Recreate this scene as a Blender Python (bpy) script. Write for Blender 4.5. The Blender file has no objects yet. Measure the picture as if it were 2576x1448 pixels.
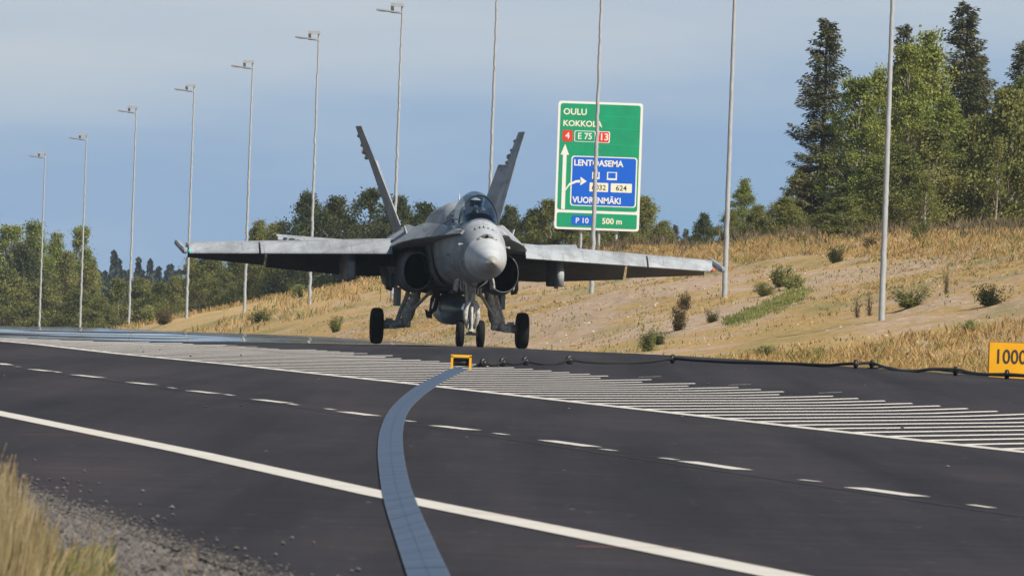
import bpy, bmesh, math, random
from mathutils import Vector, Matrix, noise
R = math.radians
rnd = random.Random(7)
S = bpy.context.scene
COL = S.collection
# ------------------------------------------------------------------ camera
H = 1.3; F = 36000.0; PW = 2575.0; PH = 1448.0; ROLL = R(2.0)
cd = bpy.data.cameras.new('camera'); cam = bpy.data.objects.new('camera', cd); COL.objects.link(cam)
cd.sensor_width = 36; cd.lens = F / PW * 36; cd.clip_start = 1; cd.clip_end = 60000
cr, sr = math.cos(ROLL), math.sin(ROLL)
cam.matrix_world = Matrix(((cr, -sr, 0, 0), (0, 0, -1, 0), (sr, cr, 0, H), (0, 0, 0, 1)))
S.camera = cam
cd.dof.use_dof = True; cd.dof.focus_distance = 300; cd.dof.aperture_fstop = 30
# ------------------------------------------------------------------ light
SUN_EL, SUN_AZ = R(44), R(131)          # azimuth clockwise from +Y: to the right and towards the camera side
sd = Vector((math.sin(SUN_AZ) * math.cos(SUN_EL), math.cos(SUN_AZ) * math.cos(SUN_EL), math.sin(SUN_EL)))
ld = bpy.data.lights.new('sun', 'SUN'); ld.energy = 5.0; ld.angle = R(.5); ld.color = (1, .93, .82)
lo = bpy.data.objects.new('sun', ld); COL.objects.link(lo); lo.rotation_euler = (-sd).to_track_quat('-Z', 'Y').to_euler()
W = bpy.data.worlds.new('World'); S.world = W; W.use_nodes = True
nt = W.node_tree; nt.nodes.clear()
def N(t, typ, **kw):
    n = t.nodes.new(typ)
    for k, v in kw.items():
        if k.startswith('_'): setattr(n, k[1:], v)
        else: n.inputs[k.replace('__', ' ')].default_value = v
    return n
out = N(nt, 'ShaderNodeOutputWorld'); bg = N(nt, 'ShaderNodeBackground', Strength=.05)
sky = N(nt, 'ShaderNodeTexSky'); sky.sky_type = 'NISHITA'; sky.sun_disc = False; sky.sun_elevation = SUN_EL; sky.sun_rotation = SUN_AZ
sky.air_density = 1.2; sky.dust_density = .6; sky.ozone_density = 2
nt.links.new(sky.outputs[0], bg.inputs[0])
# low part of the sky: clear blue near the tree line, thin grey-white stratus above it
bg2 = N(nt, 'ShaderNodeBackground', Strength=.87)
tc = N(nt, 'ShaderNodeTexCoord'); sep = N(nt, 'ShaderNodeSeparateXYZ'); nt.links.new(tc.outputs['Generated'], sep.inputs[0])
mp = N(nt, 'ShaderNodeMapping'); mp.inputs['Scale'].default_value = (14, 14, 90); mp.inputs['Rotation'].default_value = (0, R(3), 0)
nt.links.new(tc.outputs['Generated'], mp.inputs[0])
nz = N(nt, 'ShaderNodeTexNoise', Scale=1.6, Detail=5.0, Roughness=.55); nt.links.new(mp.outputs[0], nz.inputs['Vector'])
ma = N(nt, 'ShaderNodeMath', _operation='MULTIPLY_ADD'); ma.inputs[1].default_value = .026; nt.links.new(nz.outputs['Fac'], ma.inputs[0]); nt.links.new(sep.outputs['Z'], ma.inputs[2])
mb = N(nt, 'ShaderNodeMath', _operation='MULTIPLY_ADD'); mb.inputs[1].default_value = -.10; mb.use_clamp = False
nt.links.new(sep.outputs['X'], mb.inputs[0]); nt.links.new(ma.outputs[0], mb.inputs[2])
mr = N(nt, 'ShaderNodeMapRange'); mr.inputs['From Min'].default_value = .011; mr.inputs['From Max'].default_value = .038
nt.links.new(mb.outputs[0], mr.inputs['Value'])
cramp = N(nt, 'ShaderNodeValToRGB'); e = cramp.color_ramp.elements
e[0].position = 0; e[0].color = (.245, .392, .575, 1); e[1].position = 1; e[1].color = (.53, .58, .63, 1)
x_ = e.new(.3); x_.color = (.27, .40, .585, 1); x_ = e.new(.52); x_.color = (.345, .458, .605, 1); x_ = e.new(.75); x_.color = (.455, .532, .62, 1)
nt.links.new(mr.outputs[0], cramp.inputs[0]); nt.links.new(cramp.outputs[0], bg2.inputs[0])
mr2 = N(nt, 'ShaderNodeMapRange'); mr2.inputs['From Min'].default_value = .025; mr2.inputs['From Max'].default_value = .06
nt.links.new(sep.outputs['Z'], mr2.inputs['Value'])
mx = N(nt, 'ShaderNodeMixShader'); nt.links.new(mr2.outputs[0], mx.inputs[0]); nt.links.new(bg2.outputs[0], mx.inputs[1]); nt.links.new(bg.outputs[0], mx.inputs[2])
nt.links.new(mx.outputs[0], out.inputs[0])
S.view_settings.view_transform = 'Standard'; S.view_settings.look = 'None'; S.view_settings.exposure = .36; S.view_settings.gamma = 1
S.cycles.max_bounces = 6; S.cycles.transparent_max_bounces = 12

# ------------------------------------------------------------------ helpers
def lerp(pts, v):
    if v <= pts[0][0]: return pts[0][1]
    for (a, b), (c, d) in zip(pts, pts[1:]):
        if v <= c: return b + (d - b) * (v - a) / (c - a)
    return pts[-1][1]
def P(x, y, d):
    dx = x - PW / 2; dy = PH / 2 - y
    return Vector(((dx * cr - dy * sr) / F * d, d, H + (dx * sr + dy * cr) / F * d))
def tag(o, label=None, cat=None, group=None, kind=None):
    if label: o['label'] = label
    if cat: o['category'] = cat
    if group: o['group'] = group
    if kind: o['kind'] = kind
    return o
def empty(name, loc, rz=0):
    o = bpy.data.objects.new(name, None); COL.objects.link(o); o.location = loc; o.rotation_euler = (0, 0, rz); o.empty_display_size = .2
    return o
class MB:
    def __init__(s): s.v = []; s.f = []; s.sm = []
    def add(s, vs, fs, smooth=False):
        b = len(s.v); s.v += [tuple(v) for v in vs]
        for f in fs: s.f.append(tuple(i + b for i in f)); s.sm.append(smooth)
    def quad(s, a, b, c, d): s.add([a, b, c, d], [(0, 1, 2, 3)])
    def box(s, c, h, m=None):
        vs = [Vector((c[0] + i * h[0], c[1] + j * h[1], c[2] + k * h[2])) for i in (-1, 1) for j in (-1, 1) for k in (-1, 1)]
        if m: vs = [m @ v for v in vs]
        s.add(vs, [(0, 1, 3, 2), (4, 6, 7, 5), (0, 4, 5, 1), (2, 3, 7, 6), (0, 2, 6, 4), (1, 5, 7, 3)])
    def rings(s, rings, cap0=True, cap1=True, smooth=True, close=True):
        n = len(rings[0]); vs = [v for r in rings for v in r]; fs = []
        for i in range(len(rings) - 1):
            for j in range(n if close else n - 1):
                k = (j + 1) % n; fs.append((i * n + j, i * n + k, (i + 1) * n + k, (i + 1) * n + j))
        s.add(vs, fs, smooth)
        if cap0: s.add(rings[0], [tuple(range(n))[::-1]])
        if cap1: s.add(rings[-1], [tuple(range(n))])
    def tube(s, pts, rad, n=8, cap=True):
        pts = [Vector(p) for p in pts]; rr = rad if isinstance(rad, (list, tuple)) else [rad] * len(pts)
        rings = []; up = None
        for i, p in enumerate(pts):
            t = (pts[min(i + 1, len(pts) - 1)] - pts[max(i - 1, 0)]).normalized()
            if up is None: up = Vector((0, 0, 1)) if abs(t.z) < .9 else Vector((1, 0, 0))
            a = t.cross(up).normalized(); b = a.cross(t).normalized(); up = b
            rings.append([p + (a * math.cos(2 * math.pi * k / n) + b * math.sin(2 * math.pi * k / n)) * rr[i] for k in range(n)])
        s.rings(rings, cap, cap)
    def lathe(s, prof, origin, axis, n=24):      # prof (along, radius)
        ax = Vector(axis).normalized(); a = ax.orthogonal().normalized(); b = ax.cross(a); o = Vector(origin)
        s.rings([[o + ax * t + (a * math.cos(2 * math.pi * k / n) + b * math.sin(2 * math.pi * k / n)) * max(r, 1e-4) for k in range(n)] for t, r in prof], False, False)
    def build(s, name, mat, parent=None):
        me = bpy.data.meshes.new(name); me.from_pydata(s.v, [], s.f); me.polygons.foreach_set('use_smooth', s.sm)
        me.materials.append(mat); me.update(); o = bpy.data.objects.new(name, me); COL.objects.link(o); o.parent = parent
        return o
def recalc(o):
    bm = bmesh.new(); bm.from_mesh(o.data); bmesh.ops.remove_doubles(bm, verts=bm.verts, dist=1e-5); bmesh.ops.recalc_face_normals(bm, faces=bm.faces); bm.to_mesh(o.data); bm.free(); return o
def mat(name, col, rough=.6, metal=0, spec=None, var=None, vscale=2.0, bump=0, bscale=30, coat=0):
    m = bpy.data.materials.new(name); m.use_nodes = True; t = m.node_tree; b = t.nodes['Principled BSDF']
    b.inputs['Base Color'].default_value = (*col, 1); b.inputs['Roughness'].default_value = rough; b.inputs['Metallic'].default_value = metal
    if spec is not None: b.inputs['Specular IOR Level'].default_value = spec
    b.inputs['Coat Weight'].default_value = coat
    co = N(t, 'ShaderNodeTexCoord')
    if var:
        n = N(t, 'ShaderNodeTexNoise', Scale=vscale, Detail=6.0, Roughness=.65); t.links.new(co.outputs['Object'], n.inputs['Vector'])
        r = N(t, 'ShaderNodeValToRGB'); r.color_ramp.elements[0].position = .35; r.color_ramp.elements[1].position = .68
        r.color_ramp.elements[0].color = (*var, 1); r.color_ramp.elements[1].color = (*col, 1)
        t.links.new(n.outputs['Fac'], r.inputs[0]); t.links.new(r.outputs[0], b.inputs['Base Color'])
    if bump:
        n2 = N(t, 'ShaderNodeTexNoise', Scale=bscale, Detail=4.0); t.links.new(co.outputs['Object'], n2.inputs['Vector'])
        bp = N(t, 'ShaderNodeBump', Strength=bump, Distance=.02); t.links.new(n2.outputs['Fac'], bp.inputs['Height']); t.links.new(bp.outputs[0], b.inputs['Normal'])
    return m
def ramp(t, src, stops):
    r = N(t, 'ShaderNodeValToRGB'); el = r.color_ramp.elements
    while len(el) > 1: el.remove(el[0])
    el[0].position = stops[0][0]; el[0].color = (*stops[0][1], 1)
    for p, c in stops[1:]:
        q = el.new(p); q.color = (*c, 1)
    t.links.new(src, r.inputs[0]); return r.outputs[0]
def mixc(t, fac, a, b):
    m = N(t, 'ShaderNodeMix', _data_type='RGBA')
    t.links.new(fac, m.inputs[0]) if hasattr(fac, 'links') else setattr(m.inputs[0], 'default_value', fac)
    for s, i in ((a, 6), (b, 7)):
        if hasattr(s, 'links'): t.links.new(s, m.inputs[i])
        else: m.inputs[i].default_value = (*s, 1)
    return m.outputs[2]
def noise_n(t, co, scale, detail=4, rough=.55, mscale=None, rot=None):
    v = co
    if mscale or rot:
        m = N(t, 'ShaderNodeMapping')
        if mscale: m.inputs['Scale'].default_value = mscale
        if rot: m.inputs['Rotation'].default_value = rot
        t.links.new(v, m.inputs[0]); v = m.outputs[0]
    n = N(t, 'ShaderNodeTexNoise', Scale=scale, Detail=float(detail), Roughness=rough); t.links.new(v, n.inputs['Vector']); return n.outputs['Fac']

# ------------------------------------------------------------------ terrain functions
def Cc(d): return .1 * d if d < 320 else 32 + .07 * (d - 320)
LP = [(0, 0), (255, 0), (272, -.03), (310, -.16), (330, -.185), (360, -.25), (450, -.6), (600, -1.6), (900, -4.8), (1500, -12), (2500, -16)]
def Lz(d): return lerp(LP, d)
CP = [(-50, 0), (21.5, 0), (23.5, .03), (28.5, .165), (30, .165), (31.5, .11), (33.5, .05), (34.5, .02), (36, -.1)]
def Xz(w): return lerp(CP, w)
def Hump(w, d): return .13 * min(1, max(0, (d - 292) / 40)) * min(1, max(0, (27.5 - w) / 3)) * min(1, max(0, (w - 12) / 4)) * min(1, max(0, (420 - d) / 40))
def road_z(X, d): return Lz(d) + Xz(X + Cc(d)) + Hump(X + Cc(d), d)
ZR = [(200, 3.4), (340, 3.45), (401, 3.35), (472, 3.15), (546, 2.75), (688, 1.55), (815, -.15), (890, -1.6), (930, -3.2), (1000, -5), (1500, -12), (2500, -16)]
ZP = [(200, .9), (340, .98), (396, 1.25), (452, 1.17), (620, 0), (700, -.8), (900, -3.2), (1000, -5), (1500, -12), (2500, -16)]
def terrain(X, d):
    w = X + Cc(d); r = Lz(d)
    if w > 34.2:
        zp = lerp(ZP, d); zr = lerp(ZR, d)
        z = lerp([(34.2, r + .08), (35.6, r - .12), (37.5, r + .05), (43, zp), (52, zr), (55, zr + .12), (80, zr + .1), (300, zr - .5)], w)
        k = min(1, max(0, (w - 35) / 4))
        z += k * (.22 * noise.noise((X * .14, d * .05, 1)) + .10 * noise.noise((X * .5, d * .2, 4)) + .05 * noise.noise((X * 1.6, d * .9, 9)))
        return z
    if w < 5.6:
        return lerp([(-60, -1.2), (0, -.35), (4.6, -.06), (5.6, -.02)], w) + .03 * noise.noise((X, d, 3)) * min(1, max(0, 5.0 - w))
    return r + Xz(w) - .35
def G(x, y, dz=0):
    a, b = 30.0, 330.0; f = lambda d: (lambda p: p.z - road_z(p.x, d) - dz)(P(x, y, d))
    for i in range(600):
        d = a + (b - a) * i / 600
        if f(d) < 0: b = d; break
    a = b - .6
    for _ in range(30):
        m = (a + b) / 2
        if f(m) < 0: b = m
        else: a = m
    p = P(x, y, (a + b) / 2); p.z = road_z(p.x, p.y) + dz; return p

def EDGE(d): return 5.6 - .38 * min(1, max(0, (86 - d) / 22))
# ------------------------------------------------------------------ ground & road
ds = [-60 + 20 * i for i in range(5)] + [30 + 4 * i for i in range(50)]
ds += [230 + 2.5 * i for i in range(100)] + [480 + 8 * i for i in range(70)] + [1060, 1150, 1300, 1500, 1800, 2200, 2500, 4000, 9000, 30000]
wg = [-20000, -3000, -600, -150, -60, -25, -12, -5, -2, 0, 1, 2, 3, 4, 4.6, 5.2, 5.59, 5.61, 12, 20, 28, 33, 34.19, 34.21, 34.8, 35.6, 36.5] + [37 + .6 * i for i in range(34)] + [58, 60, 63, 66, 70, 75, 80, 90, 100, 120, 150, 200, 300, 600, 1500, 4000, 20000]
mb_ = MB(); vs = []
for d in ds:
    for w in wg:
        X = w - Cc(max(0, d)) if d > 0 else w
        vs.append((X, d, terrain(X, d) if d > 0 else terrain(X, .1)))
nw = len(wg); mb_.add(vs, [(i * nw + j, i * nw + j + 1, (i + 1) * nw + j + 1, (i + 1) * nw + j) for i in range(len(ds) - 1) for j in range(nw - 1)], True)
gm = bpy.data.materials.new('earth'); gm.use_nodes = True; t = gm.node_tree; b = t.nodes['Principled BSDF']; b.inputs['Roughness'].default_value = .95; b.inputs['Specular IOR Level'].default_value = .1
geo = N(t, 'ShaderNodeNewGeometry'); pos = geo.outputs['Position']
sand = ramp(t, noise_n(t, pos, 3.0, 9, .8), [(.36, (.27, .185, .125)), (.5, (.46, .335, .235)), (.62, (.66, .53, .40))])
dry = ramp(t, noise_n(t, pos, 5, 8, .8), [(.36, (.25, .165, .06)), (.5, (.44, .295, .12)), (.64, (.60, .44, .22))])
grn = ramp(t, noise_n(t, pos, 2.0, 6, .7), [(.3, (.12, .14, .05)), (.7, (.33, .30, .14))])
f1 = ramp(t, noise_n(t, pos, .16, 9, .72, (1, .35, 2.5), (0, 0, R(30))), [(.47, (0, 0, 0)), (.56, (1, 1, 1))])
f2 = ramp(t, noise_n(t, pos, .22, 7, .65, (1, .3, 2.0), (0, 0, R(-20))), [(.50, (0, 0, 0)), (.64, (.75, .75, .75))])
spz = N(t, 'ShaderNodeSeparateXYZ'); t.links.new(pos, spz.inputs[0])
ga = N(t, 'ShaderNodeMapRange'); ga.inputs['From Min'].default_value = 520; ga.inputs['From Max'].default_value = 640; t.links.new(spz.outputs['Y'], ga.inputs['Value'])
gb = N(t, 'ShaderNodeMapRange'); gb.inputs['From Min'].default_value = 325; gb.inputs['From Max'].default_value = 290; t.links.new(spz.outputs['Y'], gb.inputs['Value'])
gm_ = N(t, 'ShaderNodeMath', _operation='MAXIMUM'); t.links.new(ga.outputs[0], gm_.inputs[0]); t.links.new(gb.outputs[0], gm_.inputs[1])
gx = N(t, 'ShaderNodeMath', _operation='MULTIPLY_ADD'); gx.use_clamp = True; gx.inputs[1].default_value = .8; t.links.new(gm_.outputs[0], gx.inputs[0]); t.links.new(f1, gx.inputs[2])
gold = ramp(t, noise_n(t, pos, 4, 8, .8), [(.36, (.32, .21, .08)), (.5, (.52, .36, .16)), (.64, (.68, .51, .28))])
dry = mixc(t, gm_.outputs[0], dry, gold)
c = mixc(t, gx.outputs[0], sand, dry); c = mixc(t, f2, c, grn)
# gravel verge on the camera's side of the road
sp = N(t, 'ShaderNodeSeparateXYZ'); t.links.new(pos, sp.inputs[0])
m1 = N(t, 'ShaderNodeMath', _operation='LESS_THAN'); m1.inputs[1].default_value = 150.0; t.links.new(sp.outputs['Y'], m1.inputs[0])
vor = N(t, 'ShaderNodeTexVoronoi', Scale=22.0); t.links.new(pos, vor.inputs['Vector'])
grav = ramp(t, vor.outputs['Color'], [(.15, (.06, .05, .045)), (.5, (.13, .11, .10)), (.85, (.22, .19, .17))])
c = mixc(t, m1.outputs[0], c, grav); t.links.new(c, b.inputs['Base Color'])
bp = N(t, 'ShaderNodeBump', Strength=.8, Distance=.12); t.links.new(noise_n(t, pos, 4, 8, .7), bp.inputs['Height']); t.links.new(bp.outputs[0], b.inputs['Normal'])
tag(mb_.build('ground', gm), kind='structure')

rm = bpy.data.materials.new('asphalt'); rm.use_nodes = True; t = rm.node_tree; b = t.nodes['Principled BSDF']; geo = N(t, 'ShaderNodeNewGeometry'); pos = geo.outputs['Position']
base = ramp(t, noise_n(t, pos, 1.2, 9, .7), [(.3, (.0155, .0145, .018)), (.5, (.0225, .0205, .0245)), (.72, (.035, .031, .035))])
pat = ramp(t, noise_n(t, pos, .09, 5, .6, (1, .45, 1), (0, 0, R(-5.5))), [(.38, (.72, .72, .80)), (.6, (1.15, 1.08, 1.02))])
mm = N(t, 'ShaderNodeMix', _data_type='RGBA', _blend_type='MULTIPLY'); mm.inputs[0].default_value = 1; t.links.new(base, mm.inputs[6]); t.links.new(pat, mm.inputs[7])
trk = ramp(t, noise_n(t, pos, .9, 5, .6, (1, .018, 1), (0, 0, R(-5.7))), [(.36, (.60, .60, .64)), (.5, (1, 1, 1)), (.64, (1.40, 1.34, 1.30))])
mm3 = N(t, 'ShaderNodeMix', _data_type='RGBA', _blend_type='MULTIPLY'); mm3.inputs[0].default_value = 1; t.links.new(mm.outputs[2], mm3.inputs[6]); t.links.new(trk, mm3.inputs[7]); mm = mm3
spk = ramp(t, noise_n(t, pos, 9, 2, .5), [(.70, (0, 0, 0)), (.78, (.22, .20, .19))])
ad = N(t, 'ShaderNodeMix', _data_type='RGBA', _blend_type='ADD'); ad.inputs[0].default_value = 1; t.links.new(mm.outputs[2], ad.inputs[6]); t.links.new(spk, ad.inputs[7])
# scuffs left by removed lane paint
sc = ramp(t, noise_n(t, pos, 1.0, 1, .4, (7, .8, 1), (0, 0, R(12))), [(.80, (0, 0, 0)), (.83, (.14, .14, .14))])
ad2 = N(t, 'ShaderNodeMix', _data_type='RGBA', _blend_type='ADD'); ad2.inputs[0].default_value = 1; t.links.new(ad.outputs[2], ad2.inputs[6]); t.links.new(sc, ad2.inputs[7])
t.links.new(ad2.outputs[2], b.inputs['Base Color']); b.inputs['Specular IOR Level'].default_value = .3
# hot-air mirage put into the surface: far asphalt made glossy to mirror the sky
spr = N(t, 'ShaderNodeSeparateXYZ'); t.links.new(pos, spr.inputs[0])
mg1 = N(t, 'ShaderNodeMapRange'); mg1.inputs['From Min'].default_value = 294; mg1.inputs['From Max'].default_value = 304; t.links.new(spr.outputs['Y'], mg1.inputs['Value'])
mgn = ramp(t, noise_n(t, pos, .35, 4, .6, (.35, .5, 1)), [(.40, (0, 0, 0)), (.50, (1, 1, 1))])
mg2 = N(t, 'ShaderNodeMath', _operation='MULTIPLY'); t.links.new(mg1.outputs[0], mg2.inputs[0]); t.links.new(mgn, mg2.inputs[1])
mgr = N(t, 'ShaderNodeMapRange'); mgr.inputs['To Min'].default_value = .85; mgr.inputs['To Max'].default_value = .04; t.links.new(mg2.outputs[0], mgr.inputs['Value']); t.links.new(mgr.outputs[0], b.inputs['Roughness'])
mgb = N(t, 'ShaderNodeMapRange'); mgb.inputs['To Min'].default_value = .5; mgb.inputs['To Max'].default_value = 0.0; t.links.new(mg2.outputs[0], mgb.inputs['Value'])
bp = N(t, 'ShaderNodeBump', Distance=.01); t.links.new(mgb.outputs[0], bp.inputs['Strength']); t.links.new(noise_n(t, pos, 60, 3, .6), bp.inputs['Height']); t.links.new(bp.outputs[0], b.inputs['Normal'])
mb_ = MB(); vs = []
wr = [5.6, 6.5, 8, 12, 14, 16, 20, 21.5, 22.5, 23.5, 24.5, 25.5, 26.5, 27.5, 28.5, 30, 31, 32.5, 33.5, 34.2]
dr = [d for d in ds if d <= 1500]
for d in dr:
    for w in wr:
        ww = w
        if w == 5.6: ww = EDGE(d) + .12 * noise.noise((d * .9, 0, 5)) + .04 * noise.noise((d * 4, 0, 5))
        X = ww - Cc(max(0, d)) if d > 0 else ww
        vs.append((X, d, Lz(max(0, d)) + Xz(w) + Hump(w, d)))
nw = len(wr); mb_.add(vs, [(i * nw + j, i * nw + j + 1, (i + 1) * nw + j + 1, (i + 1) * nw + j) for i in range(len(dr) - 1) for j in range(nw - 1)], False)
mb_.build('road', rm)['kind'] = 'structure'

paint = mat('road_paint', (.80, .76, .70), .7, var=(.60, .56, .51), vscale=3.0)
linep = mat('edge_paint', (.62, .59, .54), .75, var=(.50, .475, .43), vscale=2.5)
orange = mat('orange_survey_paint', (.55, .14, .07), .7)
def strip(mb, pts, wd, dz=.006, perp=None):
    # a painted strip following ground points
    L = []; Rr = []
    for i, p in enumerate(pts):
        tn = (pts[min(i + 1, len(pts) - 1)] - pts[max(i - 1, 0)]); tn.z = 0; tn.normalize()
        n = Vector((tn.y, -tn.x, 0)) if perp is None else perp
        for s_, arr in ((-1, L), (1, Rr)):
            q = p + n * s_ * wd / 2; q.z = road_z(q.x, q.y) + dz; arr.append(q)
    mb.add(L + Rr, [(i, i + 1, len(pts) + i + 1, len(pts) + i) for i in range(len(pts) - 1)])
def resample(pts, step):
    o = []
    for a, b_ in zip(pts, pts[1:]):
        n = max(1, int((b_ - a).length / step))
        o += [a.lerp(b_, i / n) for i in range(n)]
    return o + [pts[-1]]
mk = MB()
strip(mk, resample([G(-700, 900)] + [G(*q) for q in ((0, 1040), (480, 1138), (960, 1245), (1460, 1345), (1985, 1452), (2600, 1580))], 5), .27)
tag(mk.build('edge_line', linep), kind='structure')
mk = MB()
LL = [G(*q) for q in ((0, 858), (300, 890), (600, 919), (1060, 968), (1560, 1024), (2060, 1080), (2575, 1137))]
LL = [LL[0] + (LL[0] - LL[1]) * .25] + LL + [LL[-1] + (LL[-1] - LL[-2]) * 1.0]
strip(mk, resample(LL, 5), .24); tag(mk.build('lane_line', linep), kind='structure')
mk = MB()
for a in ((0, 914, 20, 918), (82, 929, 125, 934), (190, 943, 252, 950), (330, 962, 383, 968), (482, 983, 542, 990), (648, 1005, 722, 1014), (865, 1036, 940, 1046), (1098, 1071, 1190, 1082), (1375, 1108, 1490, 1124), (1728, 1161, 1868, 1182), (2150, 1227, 2310, 1249)):
    strip(mk, [G(a[0], a[1]), G(a[2], a[3])], .17)
tag(mk.build('lane_dashes', linep), kind='structure')
mk = MB()
for a in ((38, 922, 50, 923), (140, 935, 150, 937), (425, 975, 440, 977), (566, 992, 586, 995), (728, 1016, 748, 1019), (820, 1028, 840, 1031), (1019, 1058, 1041, 1061), (1245, 1090, 1275, 1094), (1513, 1130, 1547, 1134), (1663, 1152, 1701, 1157), (2013, 1207, 2059, 1212), (2440, 1270, 2495, 1278)):
    strip(mk, [G(a[0], a[1]), G(a[2], a[3])], .07)
tag(mk.build('lane_ticks', linep), kind='structure')
mk = MB()
# hatched area: stripes leave the lane line and run away to the right
def long_x(d):
    for a, b_ in zip(LL, LL[1:]):
        if b_.y <= d <= a.y: return b_.x + (a.x - b_.x) * (d - b_.y) / (a.y - b_.y)
    a, b_ = (LL[0], LL[1]) if d > LL[0].y else (LL[-1], LL[-2])
    return a.x + (a.x - b_.x) / (a.y - b_.y) * (d - a.y)
d0 = 96.0; k = 0
while d0 < 292:
    x0 = long_x(d0); pts = []
    d = d0
    while d < 297:
        x = x0 + .215 * (d - d0)
        if x + Cc(d) > 23.3 + rnd.uniform(-.25, .2): break
        pts.append(Vector((x + .02 * rnd.uniform(-1, 1), d, 0))); d += 2.0
    if len(pts) > 2: strip(mk, pts, 1.05 + max(0, d0 - 200) * .010, .005, Vector((0, 1, 0)))
    if rnd.random() < .1 and len(pts) > 2:      # half worn away tail of a stripe
        p = pts[-1] + Vector((.6, 3.0 + rnd.random(), 0)); strip(mk, [p, p + Vector((.35, 1.6, 0))], .22, .005, Vector((0, 1, 0)))
    d0 += 2.75; k += 1
tag(mk.build('hatch_marking', paint), kind='structure')
mk = MB()
for a in ((60, 1094, 310, 1096), (1165, 1288, 1300, 1302), (1450, 1377, 1715, 1381)):
    strip(mk, [G(a[0], a[1]), G(a[2], a[3])], .05, .009, Vector((0, 1, 0)))
tag(mk.build('survey_marks', orange), kind='structure')
mk = MB()    # right edge line
strip(mk, resample([Vector((33.2 - Cc(d), d, 0)) for d in (225, 240, 260, 280, 300, 320, 335)], 5), .2)
tag(mk.build('shoulder_line', paint), kind='structure')
seam = mat('bitumen_seam', (.018, .017, .02), .8)
mk = MB(); strip(mk, resample([G(*q) for q in ((0, 921), (500, 988), (1145, 1084), (2000, 1213), (2575, 1300))], 5), .05, .003)
tag(mk.build('asphalt_joint', seam), kind='structure')
# loose stones of the gravel verge (uncountable)
stone = mat('gravel_stone', (.165, .148, .138), .95, var=(.055, .05, .047), vscale=5)
mk = MB()
def rock(mb, c, r):
    vs = [Vector((1, 0, 0)), Vector((-1, 0, 0)), Vector((0, 1, 0)), Vector((0, -1, 0)), Vector((0, 0, 1)), Vector((0, 0, -1))]
    sc_ = Vector((rnd.uniform(.7, 1.4), rnd.uniform(.7, 1.4), rnd.uniform(.5, .9))) * r; a = rnd.random() * 6; ca, sa = math.cos(a), math.sin(a)
    vs = [Vector((v.x * sc_.x * ca - v.y * sc_.y * sa + rnd.uniform(-.2, .2) * r, v.x * sc_.x * sa + v.y * sc_.y * ca, v.z * sc_.z + rnd.uniform(-.2, .2) * r)) + c for v in vs]
    mb.add(vs, [(0, 2, 4), (2, 1, 4), (1, 3, 4), (3, 0, 4), (2, 0, 5), (1, 2, 5), (3, 1, 5), (0, 3, 5)])
for i in range(38000):
    d = rnd.uniform(50, 100); w = EDGE(d) + .08 - abs(rnd.gauss(0, 1.5))
    X = w - Cc(d)
    rock(mk, Vector((X, d, terrain(X, d) + .01)), rnd.choice((.008, .011, .014, .018, .026)) * rnd.uniform(.7, 1.3))
for i in range(110):
    d = rnd.uniform(55, 110); w = EDGE(d) + abs(rnd.gauss(0, .35)); X = w - Cc(d)
    rock(mk, Vector((X, d, .01)), .014)
for i in range(5200):
    d = rnd.uniform(52, 105); w = EDGE(d) - .05 + abs(rnd.gauss(0, .13)); X = w - Cc(d)
    rock(mk, Vector((X, d, .004)), rnd.uniform(.004, .010))
for i in range(60):
    d = rnd.uniform(110, 260); w = rnd.uniform(6, 33); X = w - Cc(d)
    rock(mk, Vector((X, d, road_z(X, d) + .01)), .018)
tag(mk.build('gravel', stone), kind='stuff')
stone2 = mat('pale_bank_stone', (.62, .55, .46), .9, var=(.40, .33, .26), vscale=2)
mk = MB()
for i in range(2600):
    d = rnd.uniform(262, 440); w = rnd.uniform(36.5, 52)
    X = w - Cc(d); q = noise.noise((X * .12, d * .03, 20))
    if q < .12 and rnd.random() < .9: continue
    rock(mk, Vector((X, d, terrain(X, d))), rnd.choice((.02, .025, .03, .05)) * rnd.uniform(.6, 1.2))
tag(mk.build('bank_stones', stone2), kind='stuff')

# ------------------------------------------------------------------ grass
def leafmat(name, c1, c2, c3, scale=1.0, trans=.35, rough=.6):
    m = bpy.data.materials.new(name); m.use_nodes = True; t = m.node_tree; b = t.nodes['Principled BSDF']; b.inputs['Roughness'].default_value = rough; b.inputs['Specular IOR Level'].default_value = .25
    g = N(t, 'ShaderNodeNewGeometry'); oi = N(t, 'ShaderNodeObjectInfo')
    n = noise_n(t, g.outputs['Position'], scale, 3, .6)
    a = N(t, 'ShaderNodeMath', _operation='MULTIPLY_ADD'); a.inputs[1].default_value = .35; t.links.new(g.outputs['Random Per Island'], a.inputs[0]); t.links.new(n, a.inputs[2])
    a2 = N(t, 'ShaderNodeMath', _operation='MULTIPLY_ADD'); a2.inputs[1].default_value = .16; t.links.new(oi.outputs['Random'], a2.inputs[0]); t.links.new(a.outputs[0], a2.inputs[2])
    col = ramp(t, a2.outputs[0], [(.45, c1), (.75, c2), (1.0, c3)])
    t.links.new(col, b.inputs['Base Color'])
    tr = N(t, 'ShaderNodeBsdfTranslucent'); t.links.new(col, tr.inputs[0]); ms = N(t, 'ShaderNodeMixShader'); ms.inputs[0].default_value = trans
    t.links.new(b.outputs[0], ms.inputs[1]); t.links.new(tr.outputs[0], ms.inputs[2]); t.links.new(ms.outputs[0], t.nodes['Material Output'].inputs[0])
    return m
straw = leafmat('dry_straw', (.26, .17, .07), (.50, .345, .145), (.68, .50, .26), .5)
tallm = leafmat('tall_dry_straw', (.20, .15, .065), (.36, .275, .13), (.52, .42, .25), 1.2)
greeng = leafmat('green_grass', (.11, .14, .035), (.22, .24, .07), (.38, .35, .14), 1.2)
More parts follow.
